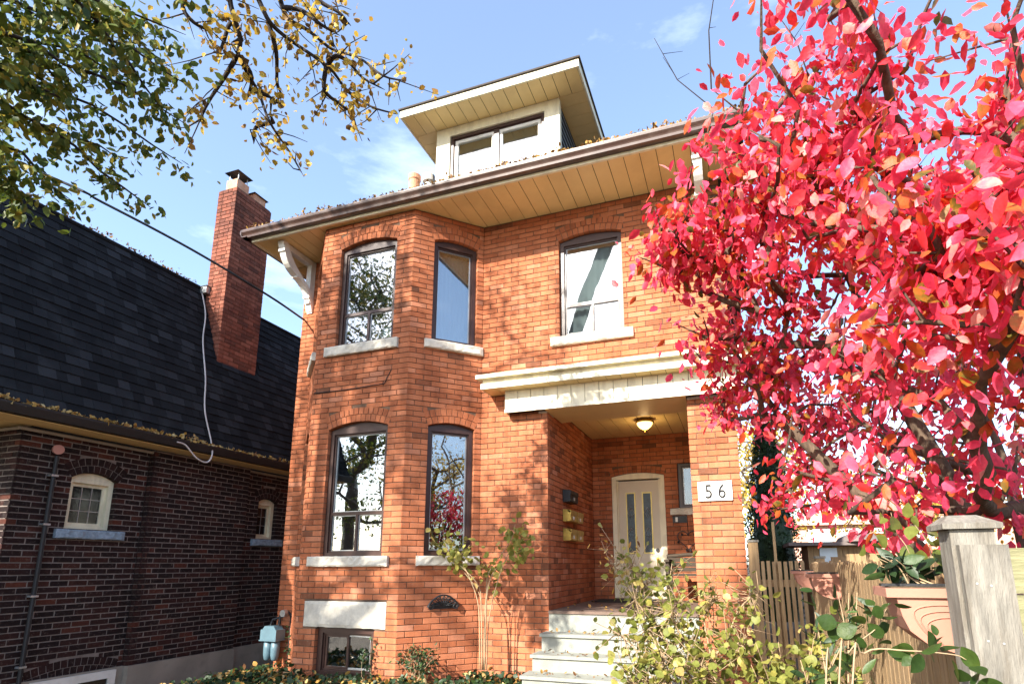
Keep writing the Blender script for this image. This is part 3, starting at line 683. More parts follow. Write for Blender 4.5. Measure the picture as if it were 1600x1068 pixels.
for r, zz in enumerate((.60, .335)):
    for c, yy in enumerate((7.66, 8.02)):
        mailbox(yy, yy+.335, zz, zz+.165, .11, 'brass', ('brass mailbox of the upper row, ' if r == 0 else 'brass mailbox of the lower row, ')+('nearer the porch opening' if c == 0 else 'nearer the front door'), 'brass mailboxes on the porch wall', 1)
t = thing('door_bell', 'small black plate with white button beside the front door', 'doorbell', (-.86, BACK-.003, .66))
MB().box((-.95, BACK-.022, .665), (-.72, BACK-.004, .775)).build('plate', 'black', t); MB().box((-.905, BACK-.03, .68), (-.87, BACK-.0225, .755)).build('button', 'white', t)
tag(MB().box((-2.15, 8.72, -.5535), (-1.25, 9.34, -.538)).build('door_mat', 'rubber'), 'dark door mat lying on the porch deck', 'mat')
# hanging iron heart with bells
t = thing('iron_heart', 'black wire heart with small bells hanging on the porch wall', 'ornament', (-.78, BACK-.02, .2))
hc = Vector((-.72, BACK-.03, .40)); pts = []
for i in range(33):
    a = 2*math.pi*i/32; pts.append(hc+Vector((.0105*16*math.sin(a)**3, 0, .0105*(13*math.cos(a)-5*math.cos(2*a)-2*math.cos(3*a)-math.cos(4*a)))))
MB().tube(pts, .007, 5).build('wire_heart', 'black', t); MB().tube([hc+Vector((0, 0, .08)), hc+Vector((0, .01, .26))], .004, 4).build('hook', 'black', t)
for i, k in enumerate((5, 9, 13, 16, 19, 23, 27)):
    p = pts[k]; MB().tube([p, p-Vector((0, 0, .03))], .002, 3).lathe(p-Vector((0, 0, .065)), [(.022, 0), (.018, .012), (.012, .03), (.004, .038)], 8).build('bell', 'black', t)
# porch bench
t = thing('porch_bench', 'dark weathered wooden bench standing on the porch behind the pier', 'bench', (-.42, 8.6, -.555))
for yy in (8.42, 8.50, 8.58, 8.66, 8.74): MB().box((-.98, yy, -.16), (.06, yy+.07, -.13)).build('seat_slat', 'benchwood', t)
for zz in (-.07, .0, .07): 
    m = MB(); m.box((-.98, 8.83-.02*(zz), zz-.03), (.06, 8.86, zz+.032)); m.build('back_slat', 'benchwood', t)
MB().tube([(-1.0, 8.845, .12), (-.7, 8.845, .145), (-.2, 8.845, .145), (.08, 8.845, .12)], .028, 8).build('top_rail', 'benchwood', t)
for xx in (-.98, .03):
    MB().box((xx, 8.42, -.554), (xx+.05, 8.47, .04)).build('leg', 'benchwood', t); MB().box((xx, 8.87, -.554), (xx+.05, 8.92, .15)).build('leg', 'benchwood', t)
    MB().box((xx-.01, 8.38, .041), (xx+.06, 8.87, .075)).build('armrest', 'benchwood', t)
# iron fan ornament on the bay's right facet
t = thing('iron_hose_hanger', 'black cast iron scrolled fan bracket on the angled bay wall', 'ornament', tuple(P_rf(LF-.48, 0, -.55)))
def PO(u, d, z): return P_rf(LF-.48+u, d, -.535+z)
m = MB(); n = 16
arc = [(-.205+.41*i/n, .02+.145*math.sin(math.pi*i/n)**.75) for i in range(n+1)]
m.prism([PO(u, -.002, z) for u, z in [(-.19, 0), (-.14, .05), (-.07, .085), (0, .095), (.07, .085), (.14, .05), (.19, 0)]], Vector((0, 0, 0)), Vector(PO(0, -.02, 0))-Vector(PO(0, 0, 0))); m.build('back_plate', 'black', t)
MB().tube([PO(u, -.045, z+.005) for u, z in arc], .011, 6).build('rim', 'black', t)
for a in range(-4, 5):
    q = R(a*19); k = .15 if abs(a) < 3 else .17
    pts = [PO(.02*math.sin(q), -.03, .03)]+[PO(math.sin(q)*k*f*(1.15 if abs(a) > 2 else 1), -.05, .03+math.cos(q)*.125*f+.0) for f in (.4, .75, 1)]
    c = Vector(pts[-1])
    pts += [PO(math.sin(q)*k+.02*math.cos(w)*(1 if a >= 0 else -1), -.055, .03+math.cos(q)*.125-.018+.02*math.sin(w)) for w in (1.2, 0, -1.5, -3)]
    MB().tube(pts, [.008]*4+[.006]*4, 5).build('scroll', 'black', t)
for s in (-1, 1):
    MB().tube([PO(s*(.16+.03*math.cos(w)), -.05, .028+.028*math.sin(w)) for w in [k*.7 for k in range(10)]], .009, 5).build('end_scroll', 'black', t)
# loose wire on the bay
tag(MB().tube([P_front(.02, -.008, 2.395), P_front(.45, -.006, 2.39), P_front(.9, -.008, 2.40), P_front(1.18, -.01, 2.41), P_front(1.215, -.006, 2.49), P_front(1.275, -.004, 2.60)], .006, 5).build('loose_wire', 'cable'), 'thin dark wire running across the brick bay between the storeys', 'wire')
# gas meter
t = thing('gas_meter', 'grey blue gas meter at the corner of the orange house', 'meter', (-6.42, 6.86, gz(-6.42, 6.86)))
MB().box((-6.55, 6.74, -1.03), (-6.27, 6.92, -.89)).prism([(-6.53, 6.75, -.889), (-6.29, 6.75, -.889), (-6.33, 6.75, -.84), (-6.49, 6.75, -.84)], Vector((0, 0, 0)), Vector((0, .15, 0))).box((-6.56, 6.73, -1.045), (-6.26, 6.93, -1.031)).build('housing', 'meter', t)
for xx in (-6.475, -6.345): MB().lathe((xx, 6.83, -1.32), [(.025, 0), (.045, .02), (.058, .08), (.062, .16), (.06, .274)], 14).build('diaphragm', 'meter', t, smooth=True)
MB().tube([(-6.34, 6.86, -.84), (-6.34, 6.88, -.70), (-6.22, 6.9, -.66), (-6.18, 6.92, -.70), (-6.17, 6.93, -1.5)], .022, 8).tube([(-6.48, 6.85, -.84), (-6.47, 6.87, -.76), (-6.36, 6.95, -.72)], .018, 8).build('pipe', 'black', t)
disc((-6.24, 6.86, -.665), (0, -1, 0), .05, .06).build('regulator', 'zinc', t)

# ------------------------------------------------------------------ neighbour house
XN = -8.0
nb = thing('dark_brick_house', 'dark brown brick house with steep black shingle roof and chimney', 'house', (-9.5, 8.0, -1.8))
def npart(mb, name, mat, **k): return mb.build(name, mat, nb, **k)
NBk = []; NK = MB(); NZ0, NZ1 = -1.31, 1.66; YN0, YN1 = 4.24, 13.0
Yp0, Yp1, prd = 5.84, 7.59, .09
def nfr(y0, off=0): return frame((XN+off, y0, 0), (0, 1, 0), (1, 0, 0))
NW1 = (4.86-YN0, 5.44-YN0, .47, 1.13, .09); P_n1 = nfr(YN0)
NBW = (4.74-YN0, 5.72-YN0, -2.2, -1.40, .075)
wall(NBk, NK, P_n1, Yp0-YN0, NZ0, NZ1, [NW1, NBW], e0=2, k0=.03, zb=-1.9, course=.0723, dark=.3, jw=.0062, kd=.0045)
P_n2 = nfr(Yp0, prd); wall(NBk, NK, P_n2, Yp1-Yp0, NZ0, NZ1, [], e0=2, k0=.03, zb=-1.9, course=.0723, phase=.07, dark=.3, jw=.0062, kd=.0045)
P_n2s = frame((XN, Yp0, 0), (1, 0, 0), (0, -1, 0)); wall(NBk, NK, P_n2s, prd, NZ0, NZ1, [], zb=-1.9, course=.0723, k0=.0, k1=.03)
NW2 = (7.93-Yp1, 8.36-Yp1, .47, 1.13, .07); P_n3 = nfr(Yp1); wall(NBk, NK, P_n3, YN1-Yp1, NZ0, NZ1, [NW2], zb=-1.9, course=.0723, phase=.03, dark=.3, jw=.0062, kd=.0045)
P_nf = frame((-13, YN0, 0), (1, 0, 0), (0, -1, 0)); wall(NBk, NK, P_nf, 13+XN, NZ0, NZ1, [], e1=1, k1=.03, zb=-1.9, course=.0723, dark=.3, jw=.0062, kd=.0045)
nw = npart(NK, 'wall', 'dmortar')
# chimney
CX1, CX0, CY0, CY1, CZ0, CZ1 = -8.209, -8.645, 6.931, 7.76, 2.7, 6.82
CB = []; CK = MB()
Pc1 = frame((CX0, CY0, 0), (1, 0, 0), (0, -1, 0)); wall(CB, CK, Pc1, CX1-CX0, CZ0, CZ1, [], e1=1, e0=1, k0=.03, k1=.03, zb=-1.9, course=.0745, phase=.02)
Pc2 = frame((CX1, CY0, 0), (0, 1, 0), (1, 0, 0)); wall(CB, CK, Pc2, CY1-CY0, CZ0, CZ1, [], e0=2, e1=2, k0=.03, k1=.03, zb=-1.9, course=.0745)
Pc3 = frame((CX1, CY1, 0), (-1, 0, 0), (0, 1, 0)); wall(CB, CK, Pc3, CX1-CX0, CZ0, CZ1, [], e0=1, e1=1, k0=.03, k1=.03, zb=-1.9, course=.0745)
Pc4 = frame((CX0, CY1, 0), (0, -1, 0), (-1, 0, 0)); wall(CB, CK, Pc4, CY1-CY0, CZ0, CZ1, [], e0=2, e1=2, k0=.03, k1=.03, zb=-1.9, course=.0745)
CK.box((CX0+.02, CY0+.02, CZ1-.03), (CX1-.02, CY1-.02, CZ1+.02))
ch = npart(CK, 'chimney', 'cmortar')
emit_bricks(CB, ch, 'cbrick', 110)
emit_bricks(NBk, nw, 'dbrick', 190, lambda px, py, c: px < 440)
for k, (ya, hh) in enumerate(((CY0+.06, .24), (CY0+.47, .20))):
    fl = MB().box((CX0+.10, ya, CZ1+.021), (CX1-.08, ya+.27, CZ1+hh)).build('flue', 'clay', ch)
    if k == 0:
        m = MB()
        for xx in (CX0+.12, CX1-.11):
            for yy in (ya+.03, ya+.23): m.box((xx, yy, CZ1+hh), (xx+.012, yy+.012, CZ1+hh+.15))
        m.build('cap_post', 'zinc', ch)
        xa, xb, yb0, yb1, zz = CX0+.06, CX1-.04, ya-.04, ya+.31, CZ1+hh+.15
        m = MB(); m.add([(xa, yb0, zz), (xb, yb0, zz), (xb, yb1, zz), (xa, yb1, zz), ((xa+xb)/2, yb0+.12, zz+.11), ((xa+xb)/2, yb1-.12, zz+.11)], [(0, 1, 4), (1, 2, 5, 4), (2, 3, 5), (3, 0, 4, 5), (3, 2, 1, 0)]); m.build('chimney_cap', 'black', ch)
    else:
        zz = CZ1+hh; xa, xb, yb0, yb1 = CX0+.06, CX1-.04, ya-.04, ya+.31
        m = MB(); m.add([(xa, yb0, zz), (xb, yb0, zz), (xb, yb1, zz), (xa, yb1, zz), ((xa+xb)/2, (yb0+yb1)/2, zz+.08)], [(0, 1, 4), (1, 2, 4), (2, 3, 4), (3, 0, 4), (3, 2, 1, 0)]); m.build('chimney_cap', 'black', ch)
# foundation
npart(MB().box((XN-.3, YN0+.03, -2.1), (XN+.035, Yp0-.002, NZ0-.003)).box((XN-.3, Yp0, -2.1), (XN+prd+.035, Yp1, NZ0-.003)).box((XN-.3, Yp1+.002, -2.1), (XN+.03, YN1, NZ0-.003)), 'foundation', 'concrete')
# steep roof with shingles
RA = Vector((-7.62, 0, 1.85)); RB = Vector((-8.75, 0, 4.87)); sl = (RB-RA); Ls = sl.length; sl.normalize(); rn = Vector((sl.z, 0, -sl.x))
RY0, RY1 = 2.9, 13.2
def PR(y, s, o): q = RA+sl*s+rn*o; return Vector((q.x, y, q.z))
m = MB(); m.prism([PR(0, 0, 0), PR(0, Ls, 0), (-11.6, 0, RB.z+1.0), (-14.5, 0, RB.z), (-14.5, 0, 1.85)], Vector((0, RY0, 0)), Vector((0, RY1, 0)))
nroof = npart(m, 'roof', 'shingle')
SH = []; rows = 22; ex = Ls/rows
for k in range(rows):
    y = RY0-random.uniform(0, .3)
    while y < RY1:
        wd_ = random.choice((.12, .16, .2, .24)); y2 = min(y+wd_, RY1)
        if y2 > RY0:
            ya = max(y, RY0); o = random.choice((.0, .0, .004)); s0 = k*ex-.012; s1 = (k+1)*ex+.01
            v = [PR(ya+.0015, s0, .017+o), PR(y2-.0015, s0, .017+o+random.uniform(-.003, .004)), PR(y2-.0015, s1, .003), PR(ya+.0015, s1, .003), PR(ya+.0015, s0, .001), PR(y2-.0015, s0, .001)]
            cc = PR((ya+y2)/2, (s0+s1)/2, .01)
            if not (CY0-.02 < cc.y < CY1+.02 and cc.x > CX0-.1 and cc.x < CX1+.04 and cc.z > 3.46): SH.append((v, random.random()**1.5, cc))
        y = y2
SF = [(0, 1, 2, 3), (4, 5, 1, 0), (4, 0, 3), (5, 2, 1)]
o_ = []
for i, (v, tn, c) in enumerate(SH):
    px, py = proj(c)
    if 0 < px < 470: o_.append((c.length, i))
o_.sort(); pick = set(i for _, i in o_[:300]); mb = MB()
for i, (v, tn, c) in enumerate(SH):
    if i in pick: b = MB(); b.add(v, SF, tn); b.build('shingle', 'shingle', nroof)
    else: mb.add(v, SF, tn)
mb.build('shingle_field', 'shingle', nroof, kind='stuff')
npart(MB().tube([PR(RY0, Ls, .01), PR(RY1, Ls, .01)], .035, 8), 'ridge_trim', 'shingle')
# eave: gutter, soffit boards, trim pipe
npart(MB().prism([(-7.64, 0, 1.70), (-7.55, 0, 1.70), (-7.515, 0, 1.79), (-7.515, 0, 1.815), (-7.64, 0, 1.815)], Vector((0, RY0, 0)), Vector((0, RY1, 0))), 'gutter', 'black')
ns = npart(MB().box((XN-.02, RY0, 1.695), (-7.645, RY1, 1.76)), 'soffit', 'gap')
y = RY0
for k in range(5):
    xx = XN+.0+k*.072; MB().box((xx+.001, RY0, 1.684), (xx+.069, RY1, 1.694)).build('board', 'cream', ns)
y = RY0
MB().box((-13, RY0, 1.684), (XN-.021, YN0+.1, 1.76)).build('board', 'cream', ns)
npart(MB().tube([(XN+.05, RY0+1.3, 1.625), (XN+.05, RY1, 1.625)], .02, 8).tube([(-13, YN0-.05, 1.625), (XN+.05, YN0-.05, 1.625)], .02, 8), 'eave_pipe', 'concrete')
def nwin(P, op, nx, nz, mat='creamlit'):
    u0, u1, z0, z1, rise = op; din = .075
    wo = npart(MB().fbox(P, u0+.003, u0+.06, din, din+.1, z0, z1).fbox(P, u1-.06, u1-.003, din, din+.1, z0, z1).fbox(P, u0+.06, u1-.06, din, din+.1, z0+.001, z0+.05).fbox(P, u0+.06, u1-.06, din, din+.1, z1-.05, z1), 'window', mat)
    if rise:
        n = 10
        m = MB()
        for i in range(n):
            ua = u0+(u1-u0)*i/n; ub = u0+(u1-u0)*(i+1)/n
            m.add([P(ua, din, z1+.001), P(ub, din, z1+.001), P(ub, din, arcz(op, ub)-.003), P(ua, din, arcz(op, ua)-.003)], [(0, 1, 2, 3)])
        m.build('arched_head', mat, wo)
    a0, a1, b0, b1 = u0+.06, u1-.06, z0+.05, z1-.05
    MB().fbox(P, a0, a0+.045, din+.05, din+.09, b0, b1).fbox(P, a1-.045, a1, din+.05, din+.09, b0, b1).fbox(P, a0+.045, a1-.045, din+.05, din+.09, b0, b0+.045).fbox(P, a0+.045, a1-.045, din+.05, din+.09, b1-.045, b1).build('sash', mat, wo)
    a0 += .045; a1 -= .045; b0 += .045; b1 -= .045
    for i in range(nx):
        for j in range(nz):
            MB().fbox(P, a0+(a1-a0)*i/nx+.002, a0+(a1-a0)*(i+1)/nx-.002, din+.07, din+.074, b0+(b1-b0)*j/nz+.002, b0+(b1-b0)*(j+1)/nz-.002).build('pane', 'doorpane', wo)
    m = MB()
    for i in range(1, nx): u = a0+(a1-a0)*i/nx; m.fbox(P, u-.004, u+.004, din+.064, din+.078, b0, b1)
    for j in range(1, nz): z = b0+(b1-b0)*j/nz; m.fbox(P, a0, a1, din+.0645, din+.0775, z-.004, z+.004)
    if m.f: m.build('lead_bars', 'zinc', wo)
    MB().fbox(P, u0-.03, u1+.03, din+.14, din+.16, z0-.03, z1+.05).build('room_behind', 'dark', wo)
    stone(P, u0-.11, u1+.16, z0-.115, z0-.002, -.06, .05, 'bluestone', 'sill', wo)
M['doorpane'] = plain('dark_pane', (.01, .011, .012, 1), .08, .2, 5, 30, .05, spec=.6)
nwin(P_n1, NW1, 3, 3); nwin(P_n3, NW2, 2, 3)
# basement window in the foundation with a brick arch above
bw = npart(MB().box((XN+.036, 4.74, -1.43), (XN+.075, 5.72, -1.335)).box((XN+.036, 4.74, -1.98), (XN+.075, 4.83, -1.431)).box((XN+.036, 5.63, -1.98), (XN+.075, 5.72, -1.431)).box((XN+.036, 5.2, -1.98), (XN+.07, 5.26, -1.431)), 'basement_window', 'white')
for a, b in ((4.831, 5.199), (5.261, 5.629)): MB().box((XN+.037, a, -1.95), (XN+.05, b, -1.433)).build('pane', 'doorpane', bw)
# pipe on the neighbour wall
t = thing('wall_standpipe', 'black pipe with round pink cap on the dark brick wall', 'pipe', (XN+.05, 4.62, gz(XN, 4.62)))
MB().tube([(XN+.05, 4.62, -1.8), (XN+.05, 4.62, 1.36)], .024, 10).build('pipe', 'black', t)
disc((XN+.04, 4.62, 1.44), (1, -.25, -.1), .06, .045).build('cap', 'pinkcap', t)
for zz in (1.1, .5, -.35, -1.15): MB().box((XN+.002, 4.58, zz), (XN+.078, 4.66, zz+.022)).build('clip', 'zinc', t)
# cables
def smoothpath(pts, n=6):
    P_ = [Vector(p) for p in pts]; P_ = [P_[0]*2-P_[1]]+P_+[P_[-1]*2-P_[-2]]; o = []
    for i in range(1, len(P_)-2):
        for k in range(n):
            t = k/n; a, b, c, d = P_[i-1:i+3]
            o.append(.5*((2*b)+(c-a)*t+(2*a-5*b+4*c-d)*t*t+(3*b-a-3*c+d)*t**3))
    o.append(P_[-2]); return o
def onRoof(x, y, off=.03): d = ray(x, y); k = (rn.dot(RA)+off)/rn.dot(d); return d*k
wp = [onRoof(315, 453), onRoof(321, 491), onRoof(317, 532), onRoof(321, 590), onRoof(320, 640), onRoof(330, 690)]+[onX(x, y, -7.49) for x, y in ((331, 712), (322, 722), (306, 714), (290, 695), (277, 690))]
tag(MB().tube(smoothpath(wp), .011, 6).build('hanging_cable', 'wcable'), 'loose white cable hanging down the black shingle roof', 'cable')
bx = onRoof(322, 455, .06); t = thing('junction_box', 'small grey metal box on the roof edge beside the chimney', 'box', tuple(bx))
MB().box((bx.x-.1, bx.y-.08, bx.z-.07), (bx.x+.1, bx.y+.09, bx.z+.05)).build('case', 'zinc', t); MB().box((bx.x-.11, bx.y-.09, bx.z+.051), (bx.x+.11, bx.y+.10, bx.z+.065)).build('lid', 'black', t)
a = onY(476, 500, 6.985); cp = [a, atd(420, 462, 9.6), atd(300, 390, 9.5), atd(160, 316, 9.6), atd(60, 268, 9.9), Vector((-14.5, 3.0, 8.2))]
tag(MB().tube(smoothpath(cp), .016, 6).build('service_cable', 'cable'), 'black overhead cable running to the corner of the orange house', 'cable')
t = thing('utility_pole', 'wooden utility pole carrying the overhead cable', 'pole', (-14.6, 3.0, gz(-14.6, 3)))
MB().tube([(-14.6, 3, -2), (-14.6, 3, 9.2)], [.16, .11], 10).build('shaft', 'bark', t); MB().box((-15.4, 2.95, 8.55), (-13.8, 3.05, 8.67)).build('crossarm', 'bark', t)

# ------------------------------------------------------------------ leaves, trees
def leaf_arrays(n, size, ratio, droop, spread=.75, flat=0.):
    d = RNG.normal(size=(n, 3)); d /= np.linalg.norm(d, axis=1)[:, None]
    d = d*spread+np.array([0, 0, -droop]); d /= np.linalg.norm(d, axis=1)[:, None]
    q = RNG.normal(size=(n, 3))+np.array([0, 0, flat]); q -= d*np.sum(q*d, axis=1)[:, None]; q /= np.linalg.norm(q, axis=1)[:, None]
    Ls_ = size*RNG.uniform(.6, 1.25, n); return d, q, Ls_, Ls_*ratio*RNG.uniform(.8, 1.15, n)
LT = np.array([[0, 0, 0], [.28, -.42, .10], [.66, -.40, .11], [1, 0, -.06], [.66, .40, .11], [.28, .42, .10], [.30, 0, 0], [.68, 0, -.01]])
LFc = [(0, 1, 6), (1, 2, 7, 6), (2, 3, 7), (0, 6, 5), (6, 7, 4, 5), (7, 3, 4)]
def leaves_obj(pos, d, q, Ln, Wn, tone, name, mat, parent, kind='stuff'):
    n = len(pos); sd_ = np.cross(q, d)
    V = pos[:, None, :]+LT[None, :, 0:1]*(d*Ln[:, None])[:, None, :]+LT[None, :, 1:2]*(sd_*Wn[:, None])[:, None, :]+LT[None, :, 2:3]*(q*Wn[:, None])[:, None, :]
    V = V.reshape(-1, 3); m = MB(); m.v = V.tolist()
    fs = []
    for i in range(n):
        b = 8*i
        for f in LFc: fs.append(tuple(b+k for k in f))
    m.f = fs; m.t = np.repeat(tone, len(LFc)).tolist()
    return m.build(name, mat, parent, kind=kind, smooth=True)
LHI = [(t, .5*math.sin(math.pi*t**.85)**.8) for t in (0, .08, .2, .35, .5, .65, .8, .92, 1)]
LHV = [(t, 0, -.10*t*t) for t, w in LHI]+[(t, -w, .12*w*2-.10*t*t+.02*math.sin(9*t)) for t, w in LHI[1:-1]]+[(t, w, .12*w*2-.10*t*t+.02*math.cos(8*t)) for t, w in LHI[1:-1]]
LHF = []
for _s in (9, 16):
    f_ = [(0, _s, 1)]+[(k, _s+k-1, _s+k, k+1) for k in range(1, 7)]+[(7, _s+6, 8)]
    LHF += f_ if _s == 9 else [tuple(reversed(q_)) for q_ in f_]
LEAFMESH = {}
def leaf_mesh(mat, ti):
    if (mat, ti) not in LEAFMESH:
        me = bpy.data.meshes.new('leaf'); me.from_pydata(LHV, [], LHF); me.materials.append(M[mat])
        me.attributes.new('tone', 'FLOAT', 'FACE').data.foreach_set('value', np.full(len(LHF), (ti+.5)/12, dtype=np.float32))
        me.polygons.foreach_set('use_smooth', np.ones(len(LHF), dtype=bool)); LEAFMESH[(mat, ti)] = me
    return LEAFMESH[(mat, ti)]
def leaves(pos, d, q, Ln, Wn, tone, mat, parent, nobj=0, name='foliage', rootloc=None):
    pos = np.asarray(pos); pick = np.zeros(len(pos), bool)
    if nobj:
        R3 = np.array([r_[:], u_[:], w_[:]]).T; c = pos@R3; k = c[:, 2]
        px = PX+F_*c[:, 0]/np.maximum(k, .05); py = PY-F_*c[:, 1]/np.maximum(k, .05)
        ok = (k > .3) & (px > 0) & (px < 1600) & (py > 0) & (py < 1068); s = np.where(ok, Ln/np.maximum(k, .05), -1)
        idx = np.argsort(-s)[:nobj]; pick[idx[s[idx] > 0]] = True
    rest = ~pick
    if rest.any(): fo = leaves_obj(pos[rest], d[rest], q[rest], Ln[rest], Wn[rest], tone[rest], name, mat, parent)
    for i in np.nonzero(pick)[0]:
        o = bpy.data.objects.new('leaf', leaf_mesh(mat, min(11, int(tone[i]*12)))); s_ = np.cross(q[i], d[i])
        mw = Matrix(((d[i][0]*Ln[i], s_[0]*Wn[i], q[i][0]*Wn[i], pos[i][0]), (d[i][1]*Ln[i], s_[1]*Wn[i], q[i][1]*Wn[i], pos[i][1]), (d[i][2]*Ln[i], s_[2]*Wn[i], q[i][2]*Wn[i], pos[i][2]), (0, 0, 0, 1)))
        link(o, parent)
        if parent.type == 'EMPTY': o.matrix_parent_inverse = Matrix.Translation(-Vector(parent.location))
        o.matrix_basis = mw
def skeleton(trunks, targets, wig=.05, sag=0., step=.3, bias=.35):
    nodes = []; par = []
    for tr in trunks:
        prev = -1
        for k, p in enumerate(tr):
            if k == 0 and isinstance(p, int): prev = p; continue
            nodes.append(np.array(p, float)); par.append(prev); prev = len(nodes)-1
    base = nodes[0]; dist0 = [0.]*len(nodes)
    for i in range(len(nodes)):
        if par[i] >= 0: dist0[i] = dist0[par[i]]+np.linalg.norm(nodes[i]-nodes[par[i]])
    ends = []
    T_ = sorted(targets, key=lambda p: np.linalg.norm(np.array(p)-base))
    for p in T_:
        p = np.array(p, float); A_ = np.array(nodes); dd_ = np.linalg.norm(A_-p, axis=1)+bias*np.array(dist0)*.35
        j = int(np.argmin(dd_)); a = nodes[j]; ln = np.linalg.norm(p-a); n = max(1, int(ln/step)); prev = j
        for k in range(1, n+1):
            f = k/n; q = a+(p-a)*f
            if k < n: q = q+RNG.normal(size=3)*wig*min(1, ln)
            q[2] -= sag*math.sin(math.pi*f)*ln*-.5
            nodes.append(q); par.append(prev); dist0.append(dist0[prev]+np.linalg.norm(q-nodes[prev])); prev = len(nodes)-1
        ends.append(prev)
    return nodes, par, ends
def skin(nodes, par, r0, rmin, power=.5, n=6, rcap=None):
    N = len(nodes); cnt = np.ones(N); kids = [[] for _ in range(N)]
    for i in range(N-1, -1, -1):
        if par[i] >= 0: cnt[par[i]] += cnt[i]; kids[par[i]].append(i)
    tot = max(cnt); rad = np.maximum(rmin, r0*(cnt/tot)**power)
    if rcap is not None: rad = np.minimum(rad, np.array([rcap(p, i) for i, p in enumerate(nodes)]))
    m = MB(); done = set()
    st = [i for i in range(N) if par[i] < 0]
    while st:
        i = st.pop(); ch_ = [i]; 
        if par[i] >= 0: ch_ = [par[i], i]
        while kids[i]:
            ks = sorted(kids[i], key=lambda q: -cnt[q]); st += ks[1:]; i = ks[0]; ch_.append(i)
        if len(ch_) > 1:
            rr = [rad[c] for c in ch_]
            if par[ch_[1]] == ch_[0] and len(rr) > 1: rr[0] = min(rr[0], rr[1]*1.25)
            rr[-1] = rmin*.6; m.tube([nodes[c] for c in ch_], rr, n if max(rr) > .012 else 4, caps=False)
    return m
def inell(c, r, n):
    q = RNG.normal(size=(n, 3)); q /= np.linalg.norm(q, axis=1)[:, None]
    return np.array(c)+q*np.array(r)*(RNG.uniform(0, 1, n)**.42)[:, None]

# the crimson shrub ------------------------------------------------
RB0 = (1.22, 3.3, gz(1.2, 3.3))
bush = thing('burning_bush', 'large crimson pink leaved shrub growing behind the wooden fence', 'shrub', RB0)
def dirpt(x, y, d): return np.array(atd(x, y, d)[:])
blobs = [  # pixel, distance, radius (m), clusters
    ((1150, 330), 3.5, (.55, .6, .42), 34), ((1068, 370), 3.3, (.30, .4, .22), 26), ((1200, 180), 3.5, (.5, .6, .45), 26), ((1300, 60), 3.3, (.6, .6, .42), 20),
    ((1330, 230), 3.2, (.6, .7, .45), 38), ((1290, 400), 3.3, (.65, .7, .45), 44), ((1160, 500), 3.7, (.45, .6, .36), 26), ((1185, 610), 3.9, (.30, .5, .26), 24),
    ((1450, 330), 2.7, (.55, .6, .42), 34), ((1560, 250), 2.4, (.4, .5, .45), 18), ((1420, 470), 2.6, (.5, .5, .34), 28), ((1560, 420), 2.3, (.42, .5, .36), 26),
    ((1290, 760), 3.8, (.45, .6, .20), 26), ((1430, 760), 2.6, (.45, .5, .2), 20), ((1520, 560), 3.2, (.7, .8, .5), 12), ((1330, 620), 3.9, (.6, .7, .45), 30),
    ((1560, 700), 3.4, (.6, .7, .35), 10), ((1450, 620), 4.4, (.9, .6, .7), 22), ((1650, 500), 3.6, (.8, .9, .8), 30), ((1720, 300), 3.0, (.6, .8, .6), 18), ((1470, 620), 5.0, (1.1, .5, .62), 46), ((1300, 690), 5.0, (.5, .4, .3), 14), ((1430, 120), 3.0, (.5, .6, .35), 8)]
tg = np.concatenate([inell(dirpt(p[0], p[1], d), r, n) for p, d, r, n in blobs])
tr = [[RB0, (1.20, 3.28, -.6), (1.16, 3.25, .0)]]
b0 = np.array((1.16, 3.25, .0))
def limb(st, *pts): return [st]+list(pts)
stems = [[RB0, (1.20, 3.28, -.7), (1.15, 3.25, -.1), (1.02, 3.35, .45), (.85, 3.4, 1.0), (.70, 3.35, 1.6), (.62, 3.3, 2.1)],
         [(1.34, 3.38, RB0[2]), (1.36, 3.40, -.5), (1.40, 3.3, .2), (1.34, 3.15, .9), (1.28, 2.95, 1.5), (1.2, 2.8, 2.1)],
         [(1.10, 3.20, RB0[2]), (1.05, 3.2, -.5), (.92, 3.45, .05), (.62, 3.6, .45), (.32, 3.65, .85), (.08, 3.6, 1.3)],
         [(1.30, 3.2, RB0[2]), (1.38, 3.1, -.4), (1.45, 2.8, .3), (1.38, 2.5, .9), (1.25, 2.25, 1.3)],
         [(1.42, 3.4, RB0[2]), (1.55, 3.5, -.4), (1.8, 3.6, .5), (2.0, 3.5, 1.2), (2.05, 3.3, 1.9)],
         [(1.26, 3.45, RB0[2]), (1.24, 3.5, -.4), (1.12, 3.7, .4), (.98, 3.95, 1.1), (.9, 4.0, 1.7)], [(1.45, 3.25, RB0[2]), (1.52, 3.2, -.3), (1.62, 3.1, .5), (1.6, 3.0, 1.2)],
         [(1.18, 3.35, RB0[2]), (1.1, 3.5, -.3), (.85, 3.8, .2), (.6, 4.1, .6), (.45, 4.2, 1.0)], [(1.38, 3.5, RB0[2]), (1.45, 3.7, -.3), (1.5, 3.9, .5), (1.42, 4.0, 1.2)]]
nodes, par, ends = skeleton(stems, tg, wig=.06, step=.16)
skin(nodes, par, .062, .0035, .42, 8, rcap=lambda p, i: .07 if p[2] < .6 else max(.010, .036-.016*(p[2]-.6))).build('trunk', 'shrubbark', bush, smooth=True)
pos = []
for e in ends:
    p = nodes[e]; pp = nodes[par[e]]; n = int(RNG.integers(22, 36))
    if .15 < p[2] < 1.05 and math.hypot(p[0]-1.25, p[1]-3.2) < 1.2: n = int(n*.6)
    f = RNG.uniform(-.2, 1.15, n)[:, None]; pos.append(pp+(p-pp)*f+RNG.normal(size=(n, 3))*np.array([.075, .075, .06]))
pos = np.concatenate(pos); n = len(pos)
d, q, Ln, Wn = leaf_arrays(n, .066, .60, .8, .75)
tone = np.clip(RNG.normal(.55, .26, n), .15, 1)
